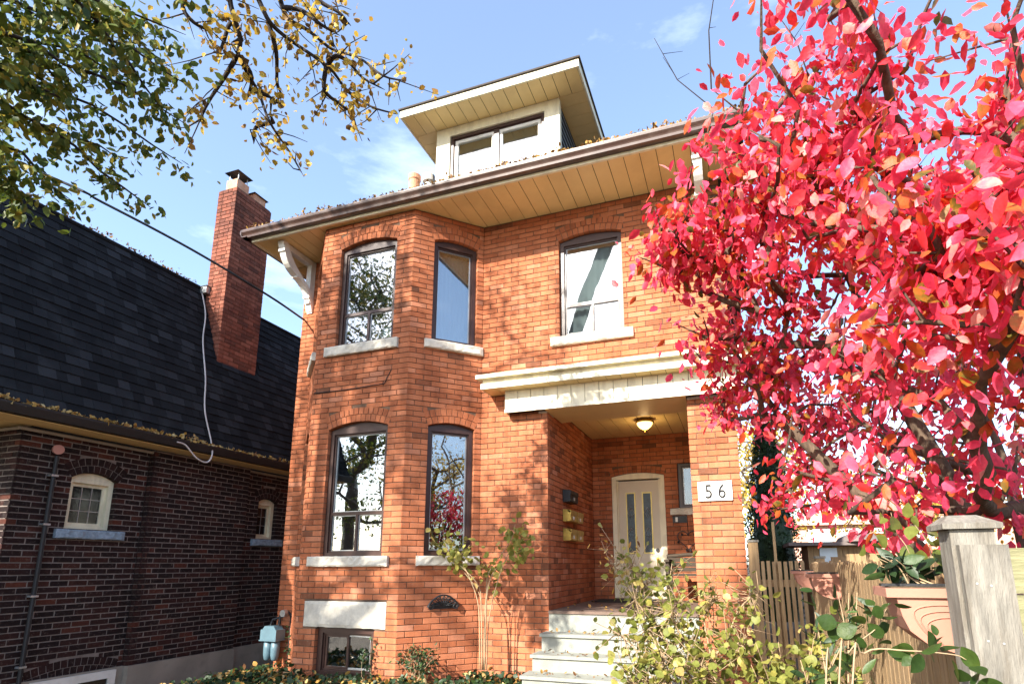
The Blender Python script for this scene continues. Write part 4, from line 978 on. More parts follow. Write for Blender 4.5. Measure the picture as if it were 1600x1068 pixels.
depthk = np.linalg.norm(pos, axis=1)
odd = RNG.random(n) < .12; tone[odd] = RNG.uniform(0, .16, odd.sum())
crown = MB(); crown.add([(0, 0, 0)]*3, [])
# bare upper twigs
tw = MB()
for k in range(46):
    e = ends[int(RNG.integers(0, len(ends)))]; p = nodes[e]
    if p[2] < 1.5: continue
    dr_ = np.array([RNG.normal()*.35-.1, RNG.normal()*.3, 1.0]); dr_ /= np.linalg.norm(dr_); ln = RNG.uniform(.25, .6)
    a = p; b = p+dr_*ln*.5+RNG.normal(size=3)*.02; c = p+dr_*ln
    tw.tube([a, b, c], [.004, .003, .0015], 4)
    for j in range(3):
        s_ = b+(c-b)*RNG.random(); tw.tube([s_, s_+np.array([RNG.normal(), RNG.normal(), .8])*.06], [.002, .001], 3)
crown_o = tw.build('crown', 'darkbark', bush)
leaves(pos, d, q, Ln, Wn, tone, 'redleaf', crown_o, nobj=300)

# overhanging street maple on the left (trunk out of the picture) ----
TB = (-7.6, .3, gz(-7.6, .3))
mp_ = thing('street_maple', 'street tree with yellow green autumn leaves overhanging the front yard', 'tree', TB)
# visible twigs: traced directions, placed about six metres away
left_tw = []
for (x0, y0, x1, y1, d0) in [(-80, -60, 290, 60, 5.2), (-80, -20, 300, 130, 5.6), (-90, 20, 290, 190, 5.3), (-90, 60, 285, 255, 5.8), (-80, 110, 235, 325, 5.4), (-90, 160, 190, 250, 5.9), (-90, 170, 110, 315, 5.3),
                             (-60, -80, 200, 20, 5.9), (-60, -100, 330, -10, 5.6), (-90, 90, 130, 180, 5.2), (-90, 40, 200, 120, 6.0), (-60, 200, 40, 330, 4.9), (-80, -40, 150, 90, 6.2), (20, -60, 270, 110, 6.0), (60, -60, 250, 170, 5.0), (-80, 0, 120, 150, 5.5)]:
    left_tw.append((x0, y0, x1, y1, d0))
limb0 = [TB, (-7.55, .35, 1.0), (-7.4, .6, 3.2), (-7.2, 1.0, 5.0), (-6.9, 1.5, 6.4), (-6.3, 2.2, 7.8), (-5.2, 2.9, 8.8), (-3.9, 3.4, 9.2)]
nodes = [np.array(p, float) for p in limb0]; par = [-1]+list(range(len(limb0)-1)); vcap = {}
lp_, lt_ = [], []; yp_, yt_ = [], []
def addpath(pts, start=None, cap0=.014):
    A_ = np.array(nodes); p0 = np.array(pts[0])
    j = int(np.argmin(np.linalg.norm(A_-p0, axis=1))) if start is None else start
    a = nodes[j]; m_ = max(1, int(np.linalg.norm(p0-a)/.5))
    prev = j
    for k in range(1, m_+1):
        f = k/m_; qn = a+(p0-a)*f; qn[2] += .25*math.sin(math.pi*f); nodes.append(qn); par.append(prev); prev = len(nodes)-1; vcap[prev] = .03
    ids = [prev]; vcap[prev] = cap0
    for k, p in enumerate(pts[1:]): nodes.append(np.array(p, float)); par.append(prev); prev = len(nodes)-1; ids.append(prev); vcap[prev] = cap0*(1-.75*k/len(pts))
    return ids
def npx(x, y, d): v = atd(x, y, d); return np.array(v[:])
for x0, y0, x1, y1, d0 in left_tw:
    pts = []
    for k in range(9):
        f = k/8; sagp = 26*math.sin(math.pi*f)*-1
        pts.append(npx(x0+(x1-x0)*f, y0+(y1-y0)*f+sagp*(.6)+RNG.normal()*4, d0+RNG.normal()*.08+f*.3))
    ids = addpath(pts)
    for a, b in zip(ids[:-1], ids[1:]):
        for s in range(13):
            p = nodes[a]+(nodes[b]-nodes[a])*RNG.random()
            side = np.array([RNG.normal()*.10, RNG.normal()*.14, RNG.normal()*.07-.05]); e = p+side
            for kk in range(3): lp_.append(p+(e-p)*RNG.uniform(.2, 1.1)+RNG.normal(size=3)*.025)
maple_px = [[(355, -40), (360, 10), (378, 60), (374, 90), (402, 140), (427, 190), (455, 240), (475, 276)],
            [(374, 90), (350, 125), (325, 160), (310, 195)], [(378, 60), (362, 38), (345, 75), (330, 85)],
            [(385, -40), (403, 0), (423, 36), (455, 64), (511, 103), (540, 137), (580, 165), (622, 176)],
            [(430, -30), (442, 12), (455, 32), (483, 48), (520, 78), (560, 90), (600, 118), (632, 125)],
            [(442, 12), (470, 18), (500, 40), (530, 58)], [(511, 103), (525, 88), (545, 100), (565, 120), (600, 140)],
            [(423, 36), (430, 80), (432, 130), (445, 150)], [(511, 103), (505, 140), (530, 165), (555, 180)], [(455, -40), (500, 0), (530, 20), (548, 40)],
            [(300, -40), (285, 10), (310, 40), (345, 50)], [(402, 140), (420, 150), (440, 165)], [(427, 190), (400, 200), (395, 225)], [(374, 90), (392, 120), (385, 160)]]
for path in maple_px:
    d0 = 6.3; pts = [npx(x+RNG.normal()*1.5, y+RNG.normal()*1.5, d0+.15*k*RNG.normal()*.3) for k, (x, y) in enumerate(path)]
    fine = [np.array(v[:]) for v in smoothpath([Vector(p) for p in pts], 4)]
    ids = addpath(fine, cap0=.021)
    for a, b in zip(ids[3:-1], ids[4:]):
        if RNG.random() < .7:
            p = nodes[a]; e = p+np.array([RNG.normal()*.16, RNG.normal()*.14, RNG.normal()*.10-.08])
            nodes.append((p+e)/2+RNG.normal(size=3)*.015); par.append(a); vcap[len(nodes)-1] = .005; nodes.append(e); par.append(len(nodes)-2); vcap[len(nodes)-1] = .003
            for kk in range(int(RNG.integers(4, 12))): yp_.append(p+(e-p)*RNG.uniform(.4, 1.1)+RNG.normal(size=3)*.05)
        if RNG.random() < .5:
            for kk in range(2): yp_.append(nodes[b]+RNG.normal(size=3)*.05)
# upper crown out of the picture: it shades the facade
up_t = np.concatenate([inell((-7.4, -.9, 9.6), (2.2, 1.9, 1.7), 40), inell((-6.6, -1.4, 8.6), (2.2, 1.6, 1.3), 26)])
nd2, pr2, en2 = skeleton([[p for p in limb0[:4]]+[(-7.3, .6, 6.5), (-7.3, .1, 8.2), (-7.3, -.2, 9.5)]], up_t, wig=.08, step=.5)
off = len(nodes); nodes += nd2; par += [(-1 if p < 0 else p+off) for p in pr2]
skin(nodes, par, .26, .004, .5, 8, rcap=lambda p, i: vcap.get(i, .3)).build('trunk', 'darkbark', mp_, smooth=True)
pos = np.array(lp_); n = len(pos); d, q, Ln, Wn = leaf_arrays(n, .068, .6, .7, .8); tone = np.clip(RNG.normal(.74, .17, n), 0, 1)
leaves_obj(pos, d, q, Ln, Wn, tone, 'green_foliage', 'greenleaf', mp_)
pos = np.array(yp_); n = len(pos); d, q, Ln, Wn = leaf_arrays(n, .062, .75, .5, .8); tone = np.clip(RNG.normal(.6, .27, n), 0, 1)
leaves_obj(pos, d, q, Ln, Wn, tone, 'yellow_foliage', 'yelleaf', mp_)
pos = np.concatenate([nd2[e]+RNG.normal(size=(46, 3))*.26 for e in en2]); n = len(pos); d, q, Ln, Wn = leaf_arrays(n, .085, .75, .4, .8)
leaves_obj(pos, d, q, Ln, Wn, np.clip(RNG.normal(.7, .2, n), 0, 1), 'crown', 'greenleaf', mp_)

# unseen trees, added to be mirrored in the panes and to dapple the light
def tree(name, label, base, ht, ells, nc, nl, mat, lsize, r0, seedtone=.6, group=None, bark='bark', sp=.35, lean=(0, 0), trunk=None):
    t = thing(name, label, 'tree', base, group); b = np.array(base, float)
    tr = [[b+np.array([lean[0]*f, lean[1]*f, ht*f]) for f in np.linspace(0, 1, 7)]]
    if trunk: tr = [trunk]
    tg = np.concatenate([inell(c, r, int(nc*k)) for c, r, k in ells])
    nodes, par, ends = skeleton(tr, tg, wig=.14, step=.6)
    skin(nodes, par, r0, .012, .5, 8).build('trunk', bark, t, smooth=True)
    if nl:
        pos = np.concatenate([nodes[e]+RNG.normal(size=(nl, 3))*sp for e in ends]); n = len(pos)
        d, q, Ln, Wn = leaf_arrays(n, lsize, .7, .5, .8); leaves_obj(pos, d, q, Ln, Wn, np.clip(RNG.normal(seedtone, .2, n), 0, 1), 'crown', mat, t)
    return t
tree('added_lime_tree', 'leafy yellow green tree out of view, added to be mirrored in the panes', (-15.5, -7.5, -1.6), 5.5, [((-15.5, -7.5, 5.0), (3.8, 3.6, 4.6), 1), ((-13.6, -5.4, 10.2), (3.0, 2.8, 2.8), .6)], 80, 80, 'greenleaf', .16, .3, .8)
tree('added_oak_tree', 'tall oak with a thick slanting limb out of view, added for the pane reflections', (-9.3, -15.4, -1.7), 7, [((-4.9, -15.7, 21.2), (3.8, 2.4, 2.4), 1)], 36, 10, 'yelleaf', .14, .45, .5, trunk=[(-9.3, -15.4, -1.7), (-9.2, -15.4, 4), (-9.0, -15.4, 9), (-8.28, -15.4, 12.2), (-7.1, -15.4, 15.55), (-5.8, -15.4, 18.55), (-5.0, -15.4, 21.5)])
tree('added_linden_tree', 'slender tree with loose yellow green clumps out of view, added to shade the bay', (-9.6, -6.2, -1.7), 7, [((-9.3, -5.2, 8.9), (1.7, 1.6, 3.4), 1)], 62, 110, 'greenleaf', .13, .2, .8, sp=.25)
tree('added_bare_tree', 'bare branched tree out of view, added for reflections in the angled panes', (12.5, 1.5, -1.6), 4, [((12.5, 1.5, 6.5), (4.2, 4, 5), 1)], 200, 5, 'yelleaf', .12, .3, .5)
tree('added_ash_tree', 'yellowing tree out of view, added to fill the window reflections', (15, -5, -1.6), 4, [((15, -5, 4.5), (3.5, 3.5, 4), 1)], 70, 60, 'yelleaf', .16, .3, .6)

# ------------------------------------------------------------------ fence, gate, planters
fa = Vector((.618, 1.92, 0)); fb = Vector((.745, 6.95, 0)); fd = (fb-fa).normalized(); fn = Vector((-fd.y, fd.x, 0))
fence = thing('picket_fence', 'tan vertical board fence running from the post to the gate', 'fence', (.67, 4.4, gz(.67, 4.4)))
Pf = frame(fa, fd, fn); Lf = (fb-fa).length
MB().fbox(Pf, .0, Lf, .022, .06, -.30, -.22).build('rail', 'wood', fence); MB().fbox(Pf, .0, Lf, .022, .06, -1.2, -1.12).build('rail', 'wood', fence)
u = 0.
while u < Lf-.05:
    w = .088; h = .015+random.uniform(-.012, .012)
    m = MB(); m.prism([Pf(u+.003, 0, -1.6), Pf(u+w, 0, -1.6), Pf(u+w, 0, h-.02), Pf(u+w-.02, 0, h), Pf(u+.023, 0, h), Pf(u+.003, 0, h-.02)], Vector((0, 0, 0)), -fn*.02)
    m.build('picket', 'wood', fence); u += .094
for uu in (1.9, 3.6, Lf-.04): MB().fbox(Pf, uu, uu+.09, .062, .15, -1.7, .06).build('post', 'wood', fence)
MB().fbox(Pf, Lf-.05, Lf+.06, .05, .16, .061, .085).build('post_cap', 'greywood', fence)
gp = thing('fence_post', 'thick weathered grey fence post with flat cap and facing board', 'post', (.58, 1.8, gz(.58, 1.8)))
MB().box((.540, 1.80, -1.7), (.640, 1.893, .088)).build('shaft', 'greywood', gp)
MB().box((.549, 1.772, -1.7), (.655, 1.798, .048)).build('facing_board', 'greywood', gp)
for nx_, nz_ in ((.575, -.05), (.605, -.055), (.58, -.19), (.612, -.195)): MB().tube([(nx_, 1.773, nz_), (nx_, 1.7705, nz_)], .0028, 8).build('nail', 'zinc', gp)
m = MB(); m.add([(.522, 1.785, .09), (.656, 1.785, .09), (.656, 1.925, .09), (.522, 1.925, .09), (.522, 1.785, .104), (.656, 1.785, .104), (.656, 1.925, .104), (.522, 1.925, .104), (.55, 1.83, .128), (.615, 1.83, .128), (.615, 1.885, .128), (.55, 1.885, .128)],
    [(3, 2, 1, 0), (0, 1, 5, 4), (1, 2, 6, 5), (2, 3, 7, 6), (3, 0, 4, 7), (4, 5, 9, 8), (5, 6, 10, 9), (6, 7, 11, 10), (7, 4, 8, 11), (8, 9, 10, 11)]); m.build('cap', 'greywood', gp)
sf = thing('board_fence', 'mossy horizontal board fence beside the grey post', 'fence', (1.6, 1.87, gz(1.6, 1.87)))
for k in range(7): MB().box((.660, 1.86+.003*(k % 2), .045-.122*(k+1)-(.06 if k > 1 else 0)), (2.6, 1.885+.003*(k % 2), .04-.122*k-(.06 if k > 1 else 0))).build('board', 'mosswood', sf)
MB().box((2.5, 1.89, -1.7), (2.6, 1.98, .1)).build('post', 'mosswood', sf)
gate = thing('picket_gate', 'narrow picket gate between the brick pier and the fence', 'gate', (.45, 7.1, gz(.45, 7.1)))
MB().box((.125, 7.05, -1.6), (.235, 7.15, .25)).build('post', 'wood', gate); MB().box((.115, 7.04, .251), (.245, 7.16, .275)).build('post_cap', 'greywood', gate)
for k in range(8):
    xx = .252+k*.059; h = .035+random.uniform(-.008, .008); MB().box((xx, 7.06, -1.25), (xx+.038, 7.08, h)).build('picket', 'wood', gate)
MB().box((.40, 7.10, -1.2), (.43, 7.13, .48)).build('stake', 'wood', gate)
for zz in (-.25, -1.0): MB().box((.24, 7.081, zz), (.73, 7.11, zz+.08)).build('rail', 'wood', gate)
def planter(u0, ln, label):
    t = thing('hanging_planter', label, 'planter', tuple(Pf(u0+ln/2, 0, -.3)), 'terracotta planters hung on the fence')
    prof = [(0, -.095), (.185, -.095), (.175, -.15), (.16, -.19), (.12, -.225), (.06, -.245), (0, -.25)]
    m = MB(); n = len(prof); m.v += [tuple(Pf(u0+.012, -a, z)) for a, z in prof]+[tuple(Pf(u0+ln-.012, -a, z)) for a, z in prof]
    m.f += [tuple(range(n)), tuple(range(2*n-1, n-1, -1))]+[(i, n+i, n+(i+1) % n, (i+1) % n) for i in range(n)]; m.t += [.5]*(n+2); m.build('trough', 'terra', t)
    MB().fbox(Pf, u0, u0+ln, -.212, -.002, -.096, -.070).build('rim', 'terra', t)
    for k in range(3):
        s = 1-.10*k
        pts = [Pf(u0+.010, -a, z) for a, z in ((.005, -.118-.017*k), (.10*s, -.118-.017*k), (.145*s, -.135-.017*k), (.135*s, -.175-.01*k), (.10*s, -.222-.004*k))]
        MB().tube(smoothpath(pts, 4), .0022, 4).build('groove_rib', 'terra', t)
    MB().fbox(Pf, u0+.02, u0+ln-.02, -.195, -.012, -.0698, -.066).build('soil', 'soil', t)
    MB().fbox(Pf, u0+.05, u0+.08, -.214, .024, -.0655, -.058).build('hook', 'black', t)
    return t
planter(.03, .20, 'terracotta trough planter on the fence next to the grey post')
planter(2.74, .24, 'terracotta trough planter on the middle of the fence')
planter(4.6, .24, 'terracotta trough planter at the gate end of the fence')

# ------------------------------------------------------------------ plants
def plant(name, label, cat, base, stems_, nl, size, ratio, mat, tone=(.6, .2), nobj=0, smat='stem', r=.005, droop=.3, sp=.05, group=None, flat=.6, frm=.35, twig=0):
    t = thing(name, label, cat, base, group); m = MB(); pos = []
    for pts in stems_:
        fine = smoothpath(pts, 5); k = len(fine)
        m.tube(fine, [r*(1-.7*i/(k-1)) for i in range(k)], 5)
        for i in range(nl):
            f = frm+(1-frm)*random.random()**.8; p = fine[min(k-1, int(f*(k-1)))]
            off = np.array([RNG.normal()*sp, RNG.normal()*sp, RNG.normal()*sp]); e = np.array(p[:])+off
            if twig and random.random() < twig: m.tube([p, Vector(e)], [r*.35, r*.2], 3)
            pos.append(e)
    m.build('stems', smat, t, smooth=True)
    pos = np.array(pos); n = len(pos); d, q, Ln, Wn = leaf_arrays(n, size, ratio, droop, .9, flat)
    leaves(pos, d, q, Ln, Wn, np.clip(RNG.normal(tone[0], tone[1], n), 0, 1), mat, t, nobj=nobj)
    return t
def V3(x, y, Y): return onY(x, y, Y)
# sapling by the bay
zb0 = gz(-3.3, 6.6)
def sp_(pts, Y): return [V3(x, y, Y) for x, y in pts]
plant('sapling', 'thin sapling with yellow green leaves against the bay corner', 'sapling', (-3.25, 6.6, zb0),
      [sp_([(753, 1045), (752, 960), (748, 925), (722, 888), (712, 860)], 6.55), sp_([(753, 1045), (752, 950), (745, 910), (700, 860), (690, 800)], 6.5), sp_([(757, 1045), (760, 950), (762, 900), (780, 870), (800, 840), (805, 818)], 6.5),
       sp_([(757, 1045), (760, 940), (770, 895), (795, 872), (815, 860)], 6.45), sp_([(755, 1045), (758, 950), (763, 905), (760, 880)], 6.55), sp_([(750, 1045), (748, 950), (735, 905), (720, 870), (735, 850)], 6.5), sp_([(760, 1045), (765, 960), (785, 885), (805, 850), (822, 845)], 6.5)],
      38, .088, .85, 'roseleaf', (.72, .15), 60, 'stem', .008, .2, .075, frm=.68)
# rose bush in front of the steps
rb = [sp_(p, Yy) for p, Yy in (
    ([(1130, 1100), (1075, 1040), (1040, 1000), (1010, 940), (1000, 895), (965, 868)], 4.2), ([(1130, 1100), (1080, 1050), (1030, 1010), (1000, 960), (985, 900)], 4.1),
    ([(1120, 1100), (1090, 1030), (1060, 985), (1045, 930), (1050, 880)], 4.3), ([(1120, 1100), (1070, 1060), (1020, 1040), (980, 1000), (960, 985)], 4.0),
    ([(1130, 1100), (1110, 1020), (1100, 960), (1112, 945), (1120, 930)], 4.2), ([(1120, 1100), (1050, 1070), (1000, 1060), (970, 1045)], 3.9), ([(1140, 1100), (1100, 1040), (1070, 1000), (1050, 960), (1070, 930)], 4.1),
    ([(1150, 1100), (1120, 1060), (1090, 1045), (1060, 1050)], 3.9), ([(1110, 1100), (1060, 1030), (1020, 980), (1000, 930), (1020, 905)], 4.3), ([(1150, 1100), (1150, 1040), (1140, 1000), (1150, 960), (1170, 935), (1190, 925)], 4.2),
    ([(1140, 1100), (1130, 1050), (1120, 1020), (1150, 1005), (1165, 1010)], 4.0), ([(1120, 1100), (1040, 1080), (1000, 1075), (985, 1065)], 3.8), ([(1110, 1100), (1060, 1085), (1040, 1040), (1030, 1010)], 4.0))]
plant('rose_bush', 'straggly rose bush with pale yellow green leaves before the steps', 'bush', tuple(V3(1130, 1100, 4.2)), rb, 92, .056, .85, 'roseleaf', (.6, .18), 220, 'stem', .009, .2, .08, frm=.3, twig=.7)
plant('dry_rose_canes', 'dry brown seed heads on thin canes before the door', 'plant', tuple(V3(1040, 1090, 4.35)),
      [sp_(p, 4.35) for p in ([(1040, 1090), (1010, 980), (985, 910), (955, 880), (940, 845)], [(1040, 1090), (1000, 960), (970, 900), (950, 868)], [(1040, 1090), (1000, 970), (962, 910), (965, 870)], [(1045, 1090), (1015, 960), (985, 890), (1000, 850)], [(1100, 1090), (1115, 980), (1110, 920), (1108, 905)])],
      22, .05, .35, 'litter', (.6, .25), 20, 'stem', .005, -.2, .05, frm=.6, twig=.6)
# low shrubs at the fence foot
def ringstems(cx, cy, z0, n, h, rr, seed):
    rnd = random.Random(seed); o = []
    for i in range(n):
        a = rnd.uniform(0, 6.28); k = rnd.uniform(.4, 1)*rr; hh = h*rnd.uniform(.6, 1.05)
        o.append([Vector((cx+rnd.uniform(-.05, .05), cy+rnd.uniform(-.05, .05), z0)), Vector((cx+.5*k*math.cos(a), cy+.5*k*math.sin(a), z0+hh*.65)), Vector((cx+k*math.cos(a), cy+k*math.sin(a), z0+hh))])
    return o
plant('yellow_shrub', 'low shrub with round yellow green leaves at the fence foot', 'shrub', (.25, 4.0, gz(.25, 4)), ringstems(.25, 4.0, gz(.25, 4), 22, 1.05, .46, 3), 30, .062, .9, 'roseleaf', (.58, .18), 110, 'stem', .006, .1, .07)
plant('snowberry_shrub', 'shrub with round dark green leaves below the near planter', 'shrub', (.30, 2.0, gz(.3, 2)), ringstems(.30, 2.15, gz(.3, 2), 12, 1.12, .26, 5), 12, .052, .78, 'greenleaf', (.42, .14), 60, 'stem', .005, .15, .055, frm=.55)
plant('trailing_branch', 'thin branch with rounded green leaves crossing below the near planter', 'branch', (.1, 1.5, gz(.1, 1.5)),
      [[Vector((.02, 1.45, gz(.1, 1.5))), V3(1330, 1100, 1.55), V3(1350, 1020, 1.6), V3(1420, 1016, 1.62), V3(1490, 1022, 1.62), V3(1510, 1030, 1.62)], [Vector((.02, 1.45, gz(.1, 1.5))), V3(1310, 1090, 1.6), V3(1325, 1020, 1.65), V3(1370, 980, 1.7), V3(1385, 950, 1.7)], [Vector((.02, 1.45, gz(.1, 1.5))), V3(1290, 1090, 1.65), V3(1300, 1040, 1.7), V3(1320, 990, 1.75), V3(1310, 930, 1.8)]],
      16, .043, .78, 'greenleaf', (.38, .12), 48, 'stem', .003, .1, .03, frm=.5)
plant('planter_lobelia', 'dark green leafy plant growing in the near planter', 'plant', tuple(Pf(.13, -.1, -.07)), ringstems(Pf(.13, -.11, 0).x, Pf(.13, -.11, 0).y, -.068, 9, .09, .13, 8), 7, .062, .5, 'darkleaf', (.5, .25), 40, 'stem', .003, .1, .02)
plant('rhododendron', 'glossy narrow leaved evergreen plant in front of the middle planter', 'plant', (.42, 3.3, gz(.4, 3.3)), ringstems(.42, 3.3, gz(.4, 3.3), 10, 1.36, .22, 9), 16, .085, .32, 'darkleaf', (.75, .25), 60, 'stem', .007, .0, .05, frm=.72)
plant('climbing_vine', 'pale twining vine with light green leaves above the fence', 'vine', tuple(Pf(.7, .1, -1.5)),
      [[Pf(.7, -.03, -1.4), Pf(.7, -.03, -.3), V3(1400, 900, 2.2), V3(1385, 840, 2.2), V3(1378, 790, 2.2)], [Pf(.6, -.03, -1.4), Pf(.6, -.03, -.3), V3(1425, 880, 2.1), V3(1400, 830, 2.1), V3(1392, 800, 2.1)], [Pf(.5, -.03, -1.4), Pf(.5, -.03, -.3), V3(1455, 890, 2.1), V3(1450, 850, 2.1), V3(1430, 820, 2.1)]],
      7, .055, .75, 'roseleaf', (.35, .1), 18, 'stem', .0025, .4, .035, frm=.62)
plant('fern', 'dark green fern like plant at the foot of the bay', 'fern', (-3.75, 6.3, gz(-3.75, 6.3)), ringstems(-3.72, 6.28, gz(-3.7, 6.3), 16, .46, .30, 12), 26, .055, .4, 'darkleaf', (.6, .25), 20, 'stem', .004, .0, .035, frm=.3)
plant('ivy_climber', 'ivy climbing beside the basement window', 'ivy', (-4.25, 6.22, gz(-4.2, 6.2)), [[Vector((-4.28, 6.2, -1.36)), Vector((-4.3, 6.2, -1.1)), Vector((-4.28, 6.2, -.85))], [Vector((-4.40, 6.19, -1.36)), Vector((-4.42, 6.2, -1.15)), Vector((-4.38, 6.2, -1.0))]], 34, .05, .8, 'darkleaf', (.5, .3), 0, 'stem', .004, .3, .05, frm=.05)
plant('corner_ivy', 'ivy climbing the house corner beside the gas meter', 'ivy', (-6.0, 6.8, gz(-6, 6.8)), [[Vector((-6.0, 6.72, -1.4)), Vector((-5.98, 6.76, -1.1)), Vector((-6.02, 6.8, -.85))], [Vector((-5.75, 6.5, -1.4)), Vector((-5.78, 6.5, -1.2)), Vector((-5.8, 6.52, -1.05))]], 40, .05, .8, 'darkleaf', (.5, .35), 0, 'stem', .004, .3, .06, frm=.05)
# ground cover and fallen leaves
def scatter(n, fn_, size, ratio, mat, name, label, cat, tone, lift=.02, hgt=.06):
    P_ = []
    while len(P_) < n:
        p = fn_()
        if p is not None: P_.append((p[0], p[1], gz(p[0], p[1])+lift+abs(RNG.normal())*hgt))
    pos = np.array(P_); d, q, Ln, Wn = leaf_arrays(n, size, ratio, .0, .9, 1.6)
    o = leaves_obj(pos, d, q, Ln, Wn, np.clip(RNG.normal(tone, .25, n), 0, 1), name, mat, None); return tag(o, label, cat)
def inbed():
    x = RNG.uniform(-6.7, -2.4); y = RNG.uniform(4.6, 7.0)
    if y > (YB-.02 if XBL-.1 < x < XBR+.1 else 6.95 if x > XB or x < XBLL else 6.4): return None
    return x, y
scatter(6500, inbed, .068, .85, 'darkleaf', 'ivy_ground_cover', 'dark green ivy covering the ground below the bay', 'ivy', .5, .005, .05)
scatter(1300, inbed, .075, .75, 'litter', 'fallen_leaves', 'yellow brown fallen leaves lying on the ivy bed', 'leaves', .65, .04, .03)
def inyard():
    x = RNG.uniform(-2.2, 1.0); y = RNG.uniform(2.2, 8.5)
    if x < -.3 and y > 6.0: return None
    return x, y
scatter(2600, inyard, .075, .75, 'litter', 'yard_leaves', 'brown fallen leaves on the ground by the gate and fence', 'leaves', .6, .01, .03)
def gutter_leaves(n, fn_, size, name, label, tone):
    pos = np.array([fn_() for _ in range(n)]); d, q, Ln, Wn = leaf_arrays(n, size, .7, -.2, .9, .6)
    tag(leaves_obj(pos, d, q, Ln, Wn, np.clip(RNG.normal(tone, .22, n), 0, 1), name, 'litter', None), label, 'leaves')
def gl1():
    x = RNG.uniform(-6.9, .45)
    if RNG.random() < .25: x = RNG.normal(-2.2, 1.4); x = min(.4, max(-6.9, x))
    k = abs(math.sin(x*3.1)*math.cos(x*7.7+1)); return (x, 6.07+RNG.uniform(-.04, .1), 5.10+abs(RNG.normal())*.030*(.5+k))
gutter_leaves(3200, gl1, .05, 'gutter_leaves', 'dry brown leaves heaped along the brown front gutter', .5)
def gl2():
    y = RNG.uniform(3.6, 10); k = max(0, math.sin(y*2.3)*math.cos(y*5.1+.6)); return (-7.57+RNG.uniform(-.04, .05), y, 1.82+abs(RNG.normal())*.028*(.2+1.4*k))
gutter_leaves(900, gl2, .06, 'roof_edge_leaves', 'yellow leaves caught along the black shingle roof gutter', .8)
def gl3(): return (RNG.uniform(-8.8, -8.7), RNG.uniform(3.6, 6.8)**1.0, 4.90+abs(RNG.normal())*.03)
gutter_leaves(260, gl3, .05, 'ridge_leaves', 'reddish leaves lying along the top edge of the black roof', .3)
def gl4(): 
    k = random.choice(((-.555, 6.95, 8.6), (-.80, 6.72, 6.95), (-1.0, 6.44, 6.68), (-1.18, 6.16, 6.40))); return (RNG.uniform(-2.25, -.6), RNG.uniform(k[1], k[2]), k[0]+.012)
pos = np.array([gl4() for _ in range(170)]); d, q, Ln, Wn = leaf_arrays(170, .05, .7, 0, .5, 6)
tag(leaves_obj(pos, d, q, Ln, Wn, RNG.uniform(.1, .8, 170), 'step_leaves', 'litter', None), 'scattered dry leaves on the grey porch steps', 'leaves')
# blue pot by the steps
t = thing('blue_bucket', 'pale blue bucket standing among the rose stems by the steps', 'bucket', (-.16, 5.3, gz(-.16, 5.3)))
MB().lathe((-.16, 5.3, gz(-.16, 5.3)), [(.13, 0), (.16, .30), (.172, .305), (.172, .33), (.15, .33), (.12, .05)], 20).build('pail', 'bluepot', t, smooth=False)
MB().tube([(-.16+.17*math.cos(a), 5.3-.06*math.sin(a), gz(-.16, 5.3)+.32-.10*math.sin(a)) for a in [math.pi*k/10 for k in range(11)]], .005, 5).build('handle', 'zinc', t)

# ------------------------------------------------------------------ background at the right
cb = (.80, 14.0, gz(.8, 14))
t = thing('cedar_tree', 'narrow dark green cedar tree behind the gate', 'tree', cb)
MB().tube([cb, (.8, 14, 3.1)], [.09, .02], 8).build('trunk', 'bark', t)
n = 9000; f = RNG.random(n)**.75; zz = cb[2]+.2+f*4.55; rr = (.62*(1-f)**.6+.05)*np.sqrt(RNG.uniform(.45, 1.05, n)); aa = RNG.uniform(0, 6.283, n); rr *= 1+.18*np.sin(aa*5+zz*6)
pos = np.stack([.8+rr*np.cos(aa), 14+rr*np.sin(aa), zz], 1); d, q, Ln, Wn = leaf_arrays(n, .085, .45, -.5, .8)
leaves_obj(pos, d, q, Ln, Wn, RNG.random(n), 'crown', 'cedar', t)
MB().lathe((.8, 14, cb[2]+.2), [(.40, 0), (.46, 1), (.40, 2), (.27, 3.1), (.10, 4.0), (.02, 4.4)], 12).build('inner_foliage', 'cedar', t)
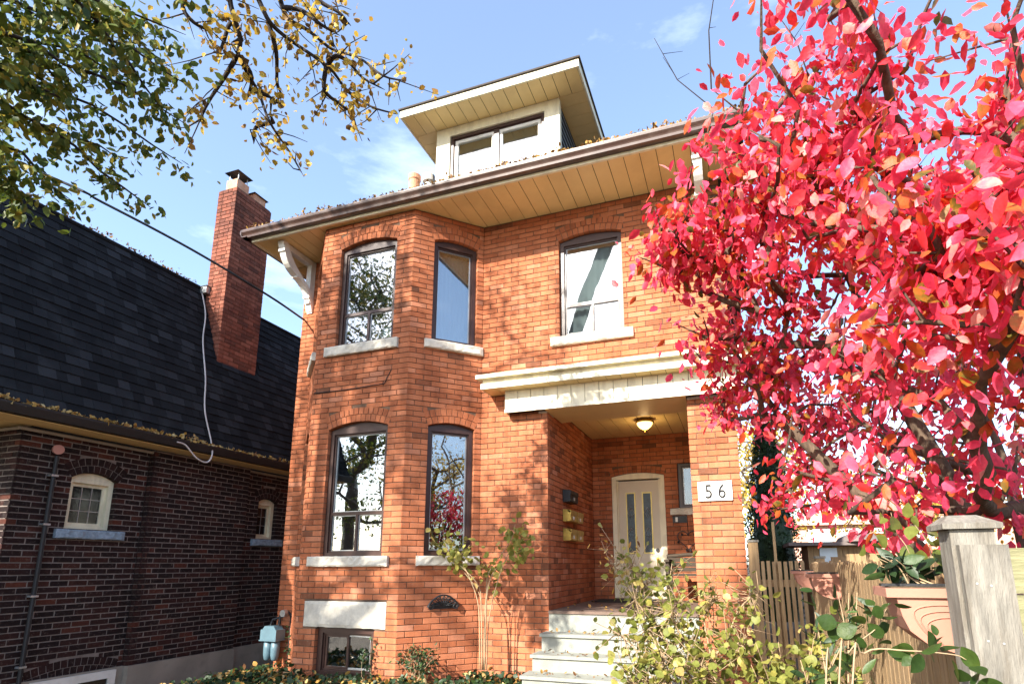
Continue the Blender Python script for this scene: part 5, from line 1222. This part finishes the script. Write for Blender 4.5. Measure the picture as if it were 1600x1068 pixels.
tree('yellow_maple', 'bright yellow tree behind the cedar', (1.2, 24, -1.4), 3, [((1.2, 24, 3.4), (2.0, 1.6, 2.9), 1)], 60, 60, 'yelleaf', .15, .16, .85)
tree('golden_birch', 'golden tree behind the garden shed', (6.6, 27, -1.4), 3, [((6.6, 27, 2.4), (2.8, 2, 2.2), 1)], 60, 60, 'yelleaf', .15, .16, .75)
tree('orange_maple', 'orange brown tree beside the pink house', (12.5, 27, -1.4), 3, [((12.5, 27, 3.0), (3.2, 2.4, 3), 1)], 70, 60, 'yelleaf', .16, .18, .4)
t = thing('garden_shed', 'small wooden garden shed with flat roof and pale blue door', 'shed', (1.75, 12.6, gz(1.7, 12.6)))
for k in range(12): MB().box((1.30+k*.1, 12.2, -1.4), (1.395+k*.1, 12.24, .34)).build('board', 'wood', t)
MB().box((1.30, 12.245, -1.4), (2.5, 13.4, .34)).build('body', 'wood', t)
MB().box((.95, 11.95, .345), (2.62, 13.6, .41)).build('roof', 'roofgrey', t)
MB().box((1.50, 12.17, -1.3), (1.80, 12.198, .30)).build('door', 'panelblue', t)
MB().lathe((2.25, 12.25, .411), [(.45, 0), (.40, .07), (.25, .14), (.05, .17)], 14).build('round_roof', 'roofgrey', t)
t = thing('pink_house', 'pale pink house far behind the garden shed', 'house', (7, 38, gz(7, 38)))
MB().box((3.0, 36, -1.4), (15, 42, 2.15)).build('wall', 'pinkwall', t)
m = MB(); m.add([(2.6, 35.6, 2.16), (15.4, 35.6, 2.16), (15.4, 42.4, 2.16), (2.6, 42.4, 2.16), (6, 39, 4.2), (12, 39, 4.2)], [(0, 1, 5, 4), (1, 2, 5), (2, 3, 4, 5), (3, 0, 4), (3, 2, 1, 0)]); m.build('roof', 'pinkwall', t)
for k in range(5):
    x0 = 3.9+k*1.7; wv = MB().box((x0, 35.94, .95), (x0+1.25, 35.998, 1.95)).build('window', 'white', t); MB().box((x0+.1, 35.93, 1.05), (x0+.58, 35.939, 1.85)).build('pane', 'panelblue', wv); MB().box((x0+.67, 35.93, 1.05), (x0+1.15, 35.939, 1.85)).build('pane', 'panelblue', wv)
